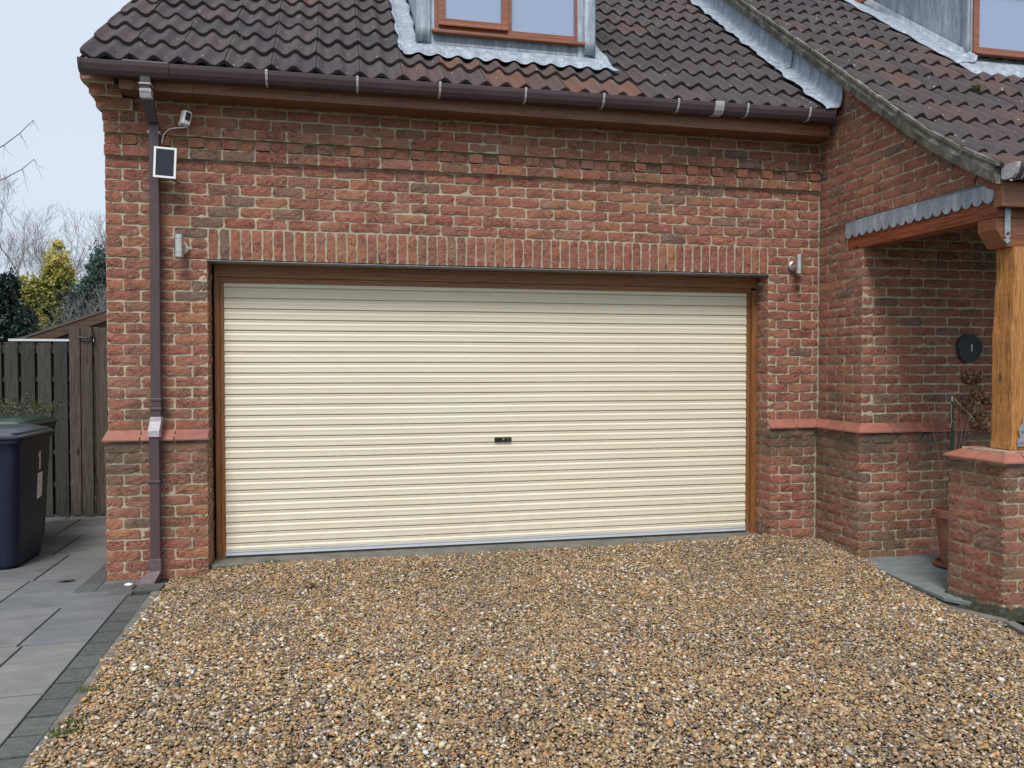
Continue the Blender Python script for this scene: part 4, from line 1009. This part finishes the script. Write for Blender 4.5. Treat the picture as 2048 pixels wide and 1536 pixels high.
me.vertices.add(nv); me.vertices.foreach_set('co', V.reshape(-1).astype(np.float32))
me.loops.add(nf*3); idx = (icf[None]+(np.arange(n)*12)[:, None, None]).reshape(-1)
me.loops.foreach_set('vertex_index', idx.astype(np.int32)); me.polygons.add(nf)
me.polygons.foreach_set('loop_start', np.arange(0, nf*3, 3, dtype=np.int32)); me.polygons.foreach_set('loop_total', np.full(nf, 3, np.int32))
me.polygons.foreach_set('use_smooth', np.ones(nf, bool))
at = me.attributes.new('rnd', 'FLOAT', 'POINT'); at.data.foreach_set('value', np.repeat(rng.random(n), 12).astype(np.float32))
me.materials.append(M['pebble']); me.update(); go = bpy.data.objects.new('gravel', me); COL.objects.link(go)
tag(go, 'loose golden brown pebbles covering the drive', 'gravel', kind='stuff')
print('pebbles', n)

# ------------------------------------------------------------------ bins
def wheeled_bin(loc, body, lid, label, marks=False, yaw=0, H=1.0):
    t_ = thing('wheeled_bin', loc, label, 'wheelie bin')
    x0, y0, _ = loc; Mx = Matrix.Translation((x0, y0, 0)) @ Matrix.Rotation(yaw, 4, 'Z')
    def rr(hx, hy, r, z, n=6):
        out = []
        for (cx_, cy_, a0) in ((hx-r, hy-r, 0), (-hx+r, hy-r, 90), (-hx+r, -hy+r, 180), (hx-r, -hy+r, 270)):
            for k in range(n+1): a = R(a0+90*k/n); out.append((cx_+r*math.cos(a), cy_+r*math.sin(a), z))
        return out
    def loft(mb, rings, capt=True, capb=True):
        m = len(rings[0]); V = [p for r_ in rings for p in r_]
        F = [(i*m+j, i*m+(j+1) % m, i*m+m+(j+1) % m, i*m+m+j) for i in range(len(rings)-1) for j in range(m)]
        if capb: F.append(tuple(range(m))[::-1])
        if capt: F.append(tuple(range((len(rings)-1)*m, len(rings)*m)))
        mb.add(V, F)
    mb = MB(); b = .925*H
    loft(mb, [rr(.215, .26, .09, .0), rr(.232, .285, .09, .03), rr(.262, .325, .075, b*.80), rr(.270, .335, .07, b), rr(.300, .365, .06, b+.004), rr(.302, .367, .06, b+.030), rr(.285, .35, .05, b+.032)])
    xf(mb, Mx); mb.build('bin_body', body, t_, smooth=False, bevel=.004)
    mb = MB(); z = b+.034
    loft(mb, [rr(.300, .365, .06, z), rr(.308, .375, .06, z+.004), rr(.308, .375, .06, z+.022), rr(.285, .345, .06, z+.030), rr(.275, .33, .06, z+.048), rr(.20, .24, .05, z+.072), rr(.05, .06, .02, z+.078)])
    xf(mb, Mx); mb.build('bin_lid', lid, t_, bevel=.004)
    mb = MB()
    for sx in (-.2, .2): mb.box(sx-.03, sx+.03, .35, .42, b-.02, b+.03)
    mb.tube([(-.25, .41, b+.02), (.25, .41, b+.02)], .015, 10); xf(mb, Mx); mb.build('handle', lid, t_)
    for sx in (-.16, .16):
        mb = MB(); mb.tube([(sx-.022, .27, .10), (sx+.022, .27, .10)], .10, 20); xf(mb, Mx); mb.build('wheel', M['rubber'], t_, bevel=.006)
    if marks:
        def on_side(u, z): # right-hand face, leans out with height
            return .2335+.030*min(z/(b*.8), 1)+.0025
        mb = MB(); q = [(-.012, .80), (.016, .83), (.030, .83), (.030, .685), (.010, .685), (.010, .79), (-.012, .775)]
        q = [(-.030, .795), (-.002, .835), (.016, .835), (.016, .69), (-.006, .69), (-.006, .80), (-.022, .782)]
        mb.prism([(on_side(0, z_), u+.12, z_) for u, z_ in q], (-.004, 0, 0)); xf(mb, Mx); mb.build('number_sticker', M['number'], t_)
        mb = MB(); mb.prism([(on_side(0, z_), u+.13, z_) for u, z_ in ((-.045, .66), (.045, .665), (.045, .475), (-.045, .46))], (-.003, 0, 0)); xf(mb, Mx); mb.build('paper_label', M['sticker'], t_)
    return t_
wheeled_bin((-1.630, .695, 0), M['bin'], M['binlid'], 'navy blue wheelie bin marked with a number 1, nearest the camera', True, R(-1), 1.0)
wheeled_bin((-1.865, 1.50, 0), M['green'], M['greenlid'], 'dark green wheelie bin with a pale green lid behind the blue bin', False, R(-2), 1.035)

# leaf clouds ---------------------------------------------------
def leaf_cloud(pts, size, vals, asp=.5, up=.2):
    n = len(pts); a = rng.normal(0, 1, (n, 3)); a[:, 2] += up; a /= np.linalg.norm(a, axis=1)[:, None]
    b = rng.normal(0, 1, (n, 3)); b -= (b*a).sum(1)[:, None]*a; b /= np.linalg.norm(b, axis=1)[:, None]
    s = (size*rng.uniform(.6, 1.4, n))[:, None]
    V = np.stack([pts-a*s, pts+b*s*asp, pts+a*s, pts-b*s*asp], 1).reshape(-1, 3)
    F = [(4*i, 4*i+1, 4*i+2, 4*i+3) for i in range(n)]
    return V, F, np.repeat(vals, 4)
mb = MB(); pts = []
for k in range(260):
    c = np.array((-1.80+rng.uniform(-.34, .27), 1.52+rng.uniform(-.28, .25), 1.085+abs(rng.normal(0, .035))))
    d = rng.normal(0, 1, 3); d[2] = abs(d[2])*.35; d /= np.linalg.norm(d)
    for q in range(16): pts.append(c+d*q*.009+rng.normal(0, .006, 3))
pts = np.array(pts); V, F, a = leaf_cloud(pts, .010, rng.random(len(pts)), .4); mb.add(V, F, 0, a)
co = mb.build('conifer_clippings', M['leaf_clip']); tag(co, 'heap of cut conifer sprays lying on the green bin lid', 'clippings')

# ------------------------------------------------------------------ fence, gate, shed
FY = 2.60
t_ = thing('fence', (-2.9, FY, 0), 'dark weathered slatted fence behind the bins', 'fence')
mb = MB(); x = -1.695; k = 0
while x > -5.0:
    mb.box(x-.118, x, FY, FY+.018, .02, 1.725+rng.normal(0, .004), 0, rng.random()); x -= .146; k += 1
mb.build('board', M['fencew'], t_)['label'] = 'row of upright fence boards'
mb = MB(); x = -1.62
while x > -5.0: mb.box(x-.118, x, FY+.058, FY+.074, .02, 1.70, 0, rng.random()); x -= .146
mb.build('board', M['fencew'], t_)
mb = MB()
for z in (.3, .62, .98, 1.34, 1.62): mb.box(-5, -1.68, FY+.019, FY+.057, z, z+.045, 0, .5)
mb.build('rail', M['fencew'], t_)
t_ = thing('gate', (-1.4, FY, 0), 'tall timber gate of rough planks beside the brick wall', 'gate')
mb = MB(); rngx = [(-1.668, -1.570, .55, .0), (-1.553, -1.452, .25, -.03), (-1.447, -1.405, .5, .012), (-1.400, -1.300, .3, -.01), (-1.295, -1.19, .4, .0), (-1.185, -1.08, .5, .0)]
for a, b, v, dy in rngx: mb.box(a, b, FY-.03+dy, FY+.02+dy, .02, 1.875+rng.normal(0, .003), 0, v)
mb.build('plank', M['gatew'], t_, bevel=.004)
mb = MB(); mb.box(-1.66, -1.08, FY+.03, FY+.06, 1.5, 1.6); mb.build('rail', M['gatew'], t_); mb = MB(); mb.box(-1.66, -1.08, FY+.03, FY+.06, .4, .5); mb.build('rail', M['gatew'], t_)
mb = MB(); mb.tube([(-1.575, FY-.05, 1.80), (-1.56, FY-.085, 1.775), (-1.51, FY-.09, 1.765), (-1.46, FY-.085, 1.778), (-1.445, FY-.04, 1.81)], .010, 8); mb.build('latch', M['bolt'], t_)
t_ = thing('shed', (-1.9, 5.5, 0), 'brown timber shed with a sloping roof edge behind the gate', 'shed')
def shz(x): return 1.865+(x+2.82)*.375
mb = MB(); mb.prism([(-3.0, 5.0, shz(-3.0)-.12), (-3.0, 5.0, shz(-3.0)+.0), (.1, 5.0, shz(.1)), (.1, 5.0, shz(.1)-.12)], (0, .03, 0)); mb.build('bargeboard', M['shedw'], t_)
mb = MB(); mb.prism([(-2.75, 5.05, 0), (.0, 5.05, 0), (.0, 5.05, shz(0)-.05), (-2.75, 5.05, shz(-2.75)-.05)], (0, 2.2, 0)); mb.build('shed_wall', M['shedw'], t_)
mb = MB(); mb.prism([(-3.02, 4.99, shz(-3.02)+.002), (.12, 4.99, shz(.12)+.002), (.12, 4.99, shz(.12)+.03), (-3.02, 4.99, shz(-3.02)+.03)], (0, 2.3, 0)); mb.build('shed_roof', simple('felt_roof', (.10,.085,.075), .9), t_)
t_ = mb = MB(); mb.box(-2.68, -1.62, 3.9, 4.6, 1.775, 1.80); mb.box(-2.62, -1.68, 3.95, 4.55, 0, 1.775, 1)
so_ = mb.build('store', [M['white_roof'], M['fencew']], None); tag(so_, 'low garden store with a thin white roof behind the fence', 'garden store')

# ------------------------------------------------------------------ trees
def branch_tree(mb, p, d, L, r, depth, spread=.5, kids=3, up=.25, rmin=.002, wob=.12):
    d = Vector(d).normalized(); p = Vector(p); n = 4; pts = [p.copy()]; rad = [r]
    for i in range(n):
        d = (d+Vector(rng.normal(0, wob, 3))+Vector((0, 0, up*.12))).normalized(); p = p+d*(L/n); pts.append(p.copy()); rad.append(max(rmin, r*(1-.55*(i+1)/n)))
    mb.tube(pts, rad, 5 if r > .02 else 3, cap=False)
    if depth <= 0: return
    for k in range(kids):
        t = rng.uniform(.35, 1.0); i = min(n-1, int(t*n)); q = pts[i].lerp(pts[i+1], t*n-i)
        side = Vector(rng.normal(0, 1, 3)); side = (side-d*side.dot(d)).normalized()
        nd = (d*(1-spread)+side*spread+Vector((0, 0, up))).normalized()
        branch_tree(mb, q, nd, L*rng.uniform(.55, .78), max(rmin, r*.5), depth-1, spread, kids, up, rmin, wob)
def crown(center, rad, lumps, n, size, valf, asp=.5, seed=1, noise_s=1.2, fill=.35):
    """leaf-sized faces gathered in clumps through a lumpy volume"""
    c = np.array(center, float); rad = np.array(rad, float); pts = []; val = []
    L = []
    for k in range(lumps):
        d = rng.normal(0, 1, 3); d /= np.linalg.norm(d); rr_ = rng.uniform(.25, .95)**.6
        L.append((c+d*rad*rr_, rng.uniform(.10, .24)*rad.mean(), rng.random()))
    for k in range(n):
        l = L[rng.integers(lumps)]; d = rng.normal(0, 1, 3); d /= np.linalg.norm(d); p = l[0]+d*l[1]*rng.uniform(.3, 1.05)**.7*np.array((1, 1, 1.1))
        pts.append(p); val.append(valf(p, l[2]))
    for k in range(int(n*.35)):
        d = rng.normal(0, 1, 3); d /= np.linalg.norm(d); p = c+d*rad*rng.random()**.45*rng.uniform(.75, 1.12); pts.append(p); val.append(valf(p, .35))
    pts = np.array(pts); return leaf_cloud(pts, size, np.clip(np.array(val), 0, 1), asp)
# bare trees
def bare(x, y, h, label, seed, spread=.42, n0=5, depth=5):
    t_ = thing('bare_tree', (x, y, 0), label, 'tree', 'bare winter trees on the skyline')
    mb = MB(); mb.tube([(x, y, -.1), (x+.05, y, h*.25), (x-.03, y, h*.42)], [h*.012, h*.010, h*.008], 8); mb.build('trunk', M['barkpale'], t_)
    mb = MB()
    for k in range(n0):
        a = 2*math.pi*k/n0+rng.random(); branch_tree(mb, (x, y, h*(.2+.045*k)), (math.cos(a)*.55, math.sin(a)*.4, 1.0), h*.34, h*.0056, depth, spread, 3, .30, .0030, .14)
    mb.build('branches', M['barkpale'], t_)
bare(-11.6, 26, 7.9, 'tall bare grey tree at the left edge of the photo behind the ivy', 1)
bare(-9.6, 25, 7.4, 'bare tree with fine upright twigs rising directly behind the golden tree', 2)
bare(-7.5, 24, 5.8, 'smaller bare tree showing between the golden and the dark evergreen tree', 3)
# golden tree
t_ = thing('golden_tree', (-5.35, 14, 0), 'yellow green leafy tree catching the light over the fence', 'tree')
mb = MB(); mb.tube([(-5.35, 14, 0), (-5.4, 14, 2.4), (-5.3, 14, 3.6)], [.14, .10, .04], 8); mb.build('trunk', M['bark'], t_)
def vg_(p, l): return .40+.30*(p[2]-2.8)+.45*(l-.5)+rng.normal(0, .17)-(.25 if p[0] > -5.2 and p[2] < 3.4 else 0)
mb = MB()
for cn, rd, lm, nn in (((-5.45, 14.4, 2.0), (1.0, .3, .5), 40, 6000), ((-5.25, 14, 3.55), (.34, .4, .85), 40, 9000), ((-5.62, 14, 3.0), (.60, .5, .66), 40, 9000), ((-5.05, 14, 2.85), (.58, .5, .85), 40, 9500), ((-5.65, 13.8, 2.2), (.45, .4, .55), 26, 6500), ((-5.0, 13.9, 2.0), (.75, .4, .6), 34, 9000)):
    V, F, a = crown(cn, rd, lm, nn, .032, vg_, .55); mb.add(V, F, 0, a)
mb.build('crown', M['leaf_gold'], t_)
# dark ivy mass
t_ = thing('ivy_tree', (-5.6, 10.5, 0), 'dark ivy covered tree above the fence at the left edge', 'tree')
mb = MB(); mb.tube([(-5.6, 10.5, 0), (-5.55, 10.5, 2.0), (-5.35, 10.5, 3.0)], [.15, .11, .03], 8); mb.build('trunk', M['bark'], t_)
def vi_(p, l): return .35+.3*(l-.5)+rng.normal(0, .22)
mb = MB()
for cn, rd, lm, nn in (((-5.35, 10.5, 2.15), (.8, .6, .75), 90, 24000), ((-5.20, 10.5, 2.75), (.40, .4, .5), 40, 6000), ((-4.60, 10.4, 1.80), (.75, .4, .42), 40, 9000), ((-5.5, 10.6, 1.7), (.8, .3, .4), 40, 6000), ((-4.95, 10.4, 3.05), (.16, .2, .28), 8, 500)):
    V, F, a = crown(cn, rd, lm, nn, .030, vi_, .7); mb.add(V, F, 0, a)
mb.build('crown', M['leaf_ivy'], t_)
# evergreen by the corner
t_ = thing('holly_tree', (-3.75, 12, 0), 'dark blue green holly like tree against the left corner of the house', 'tree')
mb = MB(); mb.tube([(-3.75, 12, 0), (-3.75, 12, 3.6)], [.12, .03], 8); mb.build('trunk', M['bark'], t_)
def vh_(p, l): return .45+.3*(l-.5)+rng.normal(0, .2)
mb = MB()
for cn, rd, lm, nn in (((-3.72, 12, 3.45), (.40, .35, .72), 50, 6000), ((-3.95, 12, 2.6), (.65, .5, .75), 70, 12000), ((-3.3, 12, 2.6), (.5, .5, 1.1), 44, 7000)):
    V, F, a = crown(cn, rd, lm, nn, .036, vh_, .5); mb.add(V, F, 0, a)
mb.build('crown', M['leaf_holly'], t_)
# grey twiggy shrub
t_ = thing('twiggy_shrub', (-3.9, 11, 0), 'dense grey leafless shrub behind the shed roof', 'shrub')
mb = MB()
for k in range(30):
    a = rng.uniform(0, 6.28); branch_tree(mb, (-3.50+.2*math.cos(a), 11+.25*math.sin(a), .6), (math.cos(a)*.25, math.sin(a)*.4, 1.2), 1.30, .010, 3, .45, 4, .2, .0026, .2)
mb.build('stems', M['barkpale'], t_)
# near tree whose twigs reach in at the left edge
t_ = thing('twig_tree', (-3.9, 2.9, 0), 'bare twig tips reaching in from the left edge against the sky', 'tree')
mb = MB(); mb.tube([(-3.9, 3.4, 0), (-3.85, 3.4, 2.2), (-3.9, 3.4, 4.6)], [.07, .05, .02], 8); mb.build('trunk', M['bark'], t_)
mb = MB()
for base, tip in (((-3.88, 3.35, 3.1), (-2.10, 3.0, 3.985)), ((-3.88, 3.35, 3.0), (-2.08, 3.0, 3.60)), ((-3.9, 3.35, 3.6), (-2.45, 3.0, 3.75))):
    b = Vector(base); tp = Vector(tip); n = 12; pts = []; 
    for i in range(n+1):
        f = i/n; p = b.lerp(tp, f)+Vector((0, 0, -.16*math.sin(f*math.pi)))+Vector(rng.normal(0, .010, 3)); pts.append(p)
    mb.tube(pts, [.013*(1-i/n)+.0028 for i in range(n+1)], 5)
    for i in range(4, n+1):
        for q in range(2):
            p = pts[i]; d = Vector((rng.uniform(-.1, .6), rng.normal(0, .25), -1.1)); pp_ = [p]; L = rng.uniform(.08, .24)
            for s_ in range(4): d += Vector((rng.normal(0, .1), 0, rng.normal(0, .1)+.12)); pp_.append(pp_[-1]+d.normalized()*L/4)
            mb.tube(pp_, [.0024, .002, .0017, .0014, .001], 3)
mb.build('branches', M['bark'], t_)
# a far hedge line so the horizon is not bare
mb = MB(); V, F, a = crown((-16, 60, 1.6), (26, 3, 1.6), 260, 9000, .22, vi_, .6); mb.add(V, F, 0, a); hd = mb.build('hedge', M['leaf_ivy']); tag(hd, 'far off hedge line beyond the gardens', 'hedge', kind='stuff')

# ------------------------------------------------------------------ potted hydrangea
px_, py_ = 5.36, -1.02
t_ = thing('potted_hydrangea', (px_, py_, -.01), 'dried hydrangea in a terracotta pot behind the brick pier', 'potted plant')
mb = MB(); mb.lathe([(0, .02), (.098, .02), (.115, .15), (.140, .36), (.145, .365), (.160, .37), (.162, .425), (.150, .430), (.140, .425), (.138, .38)], (px_, py_, 0), 32); mb.build('pot', M['terracotta'], t_, smooth=False)
mb = MB(); mb.lathe([(0, .0), (.12, .0), (.15, .012), (.158, .035), (.150, .036), (.135, .016), (0, .012)], (px_, py_, 0), 32); mb.build('saucer', M['terracotta'], t_)
mb = MB(); mb.lathe([(0, .385), (.07, .39), (.139, .38)], (px_, py_, 0), 24); mb.build('soil', M['soil'], t_)
heads = [((5.47, -1.02, 1.40), .075), ((5.44, -1.0, 1.185), .070), ((5.53, -1.05, 1.05), .070), ((5.49, -1.06, 1.27), .050), ((5.62, -1.0, 1.22), .035), ((5.60, -.98, 1.10), .055), ((5.38, -1.0, 1.25), .022)]
mb = MB()
for (c, r) in heads:
    b = Vector((px_+rng.normal(0, .03), py_+rng.normal(0, .03), .39)); c = Vector(c); m = b.lerp(c, .5)+Vector((rng.normal(0, .03), 0, 0)); mb.tube([b, m, c], [.005, .004, .0025], 5)
for k in range(16):
    b = Vector((px_+rng.normal(0, .04), py_+rng.normal(0, .04), .39)); e_ = b+Vector((rng.uniform(-.17, .22), rng.normal(0, .05), rng.uniform(.2, .95))); mb.tube([b, b.lerp(e_, .5)+Vector((rng.normal(0, .02), 0, 0)), e_], [.004, .003, .0015], 4)
mb.build('stem', M['stem'], t_)
for (c, r) in heads:
    mb = MB(); nn = int(90+r*6500); d = rng.normal(0, 1, (nn, 3)); d /= np.linalg.norm(d, axis=1)[:, None]; pts = np.array(c)+d*r*rng.uniform(.55, 1.05, (nn, 1))*np.array((1, 1, .8))
    V, F, a = leaf_cloud(pts, .011, rng.random(nn), .8); mb.add(V, F, 0, a); mb.build('flower_head', M['petal'], t_)
mb = MB(); mb.tube([(5.318, -1.02, .35), (5.312, -1.02, .95), (5.31, -1.02, 1.225)], .009, 8); mb.build('stake', M['stake'], t_)
mb = MB(); mb.tube([(5.31, -1.02, 1.22), (5.31, -1.02, 1.262)], .006, 6); mb.tube([(5.318, -1.03, 1.245), (5.50, -1.04, 1.075)], .003, 5); mb.tube([(5.296, -1.03, 1.21), (5.296, -1.03, 1.10), (5.30, -1.03, 1.085), (5.33, -1.035, 1.065)], .0022, 4); mb.tube([(5.30, -1.03, 1.085), (5.285, -1.03, 1.03), (5.262, -1.03, 1.06)], .0022, 4)
mb.build('string', M['string'], t_)

# ------------------------------------------------------------------ bits and pieces
mb = MB(); pts = rng.uniform(-1, 1, (160, 3))*np.array((.040, .026, .012)); 
V, F, a = leaf_cloud(np.array((5.92, -.54, zroofR(-.54)+.012))+pts, .010, rng.random(160), .8); mb.add(V, F, 0, a)
mo = mb.build('moss_clump', M['leaf_weed'], None, loc=(5.92, -.54, zroofR(-.54))); tag(mo, 'small bright green moss cushion on the right hand roof', 'moss')
mb = MB()
for (cx_, cy_, s_, nn) in ((-.215, -2.10, .035, 130), (-.20, -2.55, .04, 150), (-.19, -2.45, .03, 70), (-.21, -.42, .03, 70), (-.10, -.12, .05, 60), (.15, -.06, .04, 70), (.45, -.03, .05, 60), (1.0, -.02, .06, 30), (2.2, -.02, .05, 25), (3.3, -.02, .05, 20)):
    p = np.stack([cx_+rng.normal(0, s_, nn), cy_+rng.normal(0, s_*.5, nn), gzf(cx_, cy_)+.006+np.abs(rng.normal(0, .006, nn))], 1)
    V, F, a = leaf_cloud(p, .007, rng.random(nn), .4, 1.2); mb.add(V, F, 0, a)
wd = mb.build('weeds', M['leaf_weed']); tag(wd, 'tiny green weeds along the gravel edge', 'weeds', kind='stuff')
mb = MB(); g = ico.copy()*np.array((.032, .020, .013))+np.array((-.485, -.245, .012)); mb.add(g, [tuple(f) for f in icf]); st2 = mb.build('white_pebble', simple('white_stone', (.72,.71,.66), .6), None, smooth=True, loc=(-.485, -.245, 0)); tag(st2, 'large white pebble lying by the foot of the downpipe', 'stone')
mb = MB(); mb.add([(-1.0, -.02, .004), (-.94, -.05, .012), (-.87, -.02, .006), (-.90, .0, .010), (-.95, .01, .004)], [(0,1,3,4),(1,2,3)]); dl = mb.build('dead_leaf', simple('dead_leaf', (.05,.03,.02), .9), None, loc=(-.94, -.02, 0)); tag(dl, 'curled brown dead leaf on the grey slabs', 'leaf')
lx, ly = .72, -.62; lz = gzf(lx, ly)+.012
mb = MB(); mb.add([(lx-.05, ly-.01, lz), (lx-.01, ly-.035, lz+.022), (lx+.045, ly-.005, lz+.006), (lx+.01, ly+.035, lz+.018), (lx-.02, ly+.01, lz+.004)], [(0,1,4),(1,2,3,4)]); dl2 = mb.build('dead_leaf', simple('leaf_litter', (.035,.022,.016), .9), None, loc=(lx, ly, lz)); tag(dl2, 'dark dead leaf lying on the gravel in front of the garage door', 'leaf')
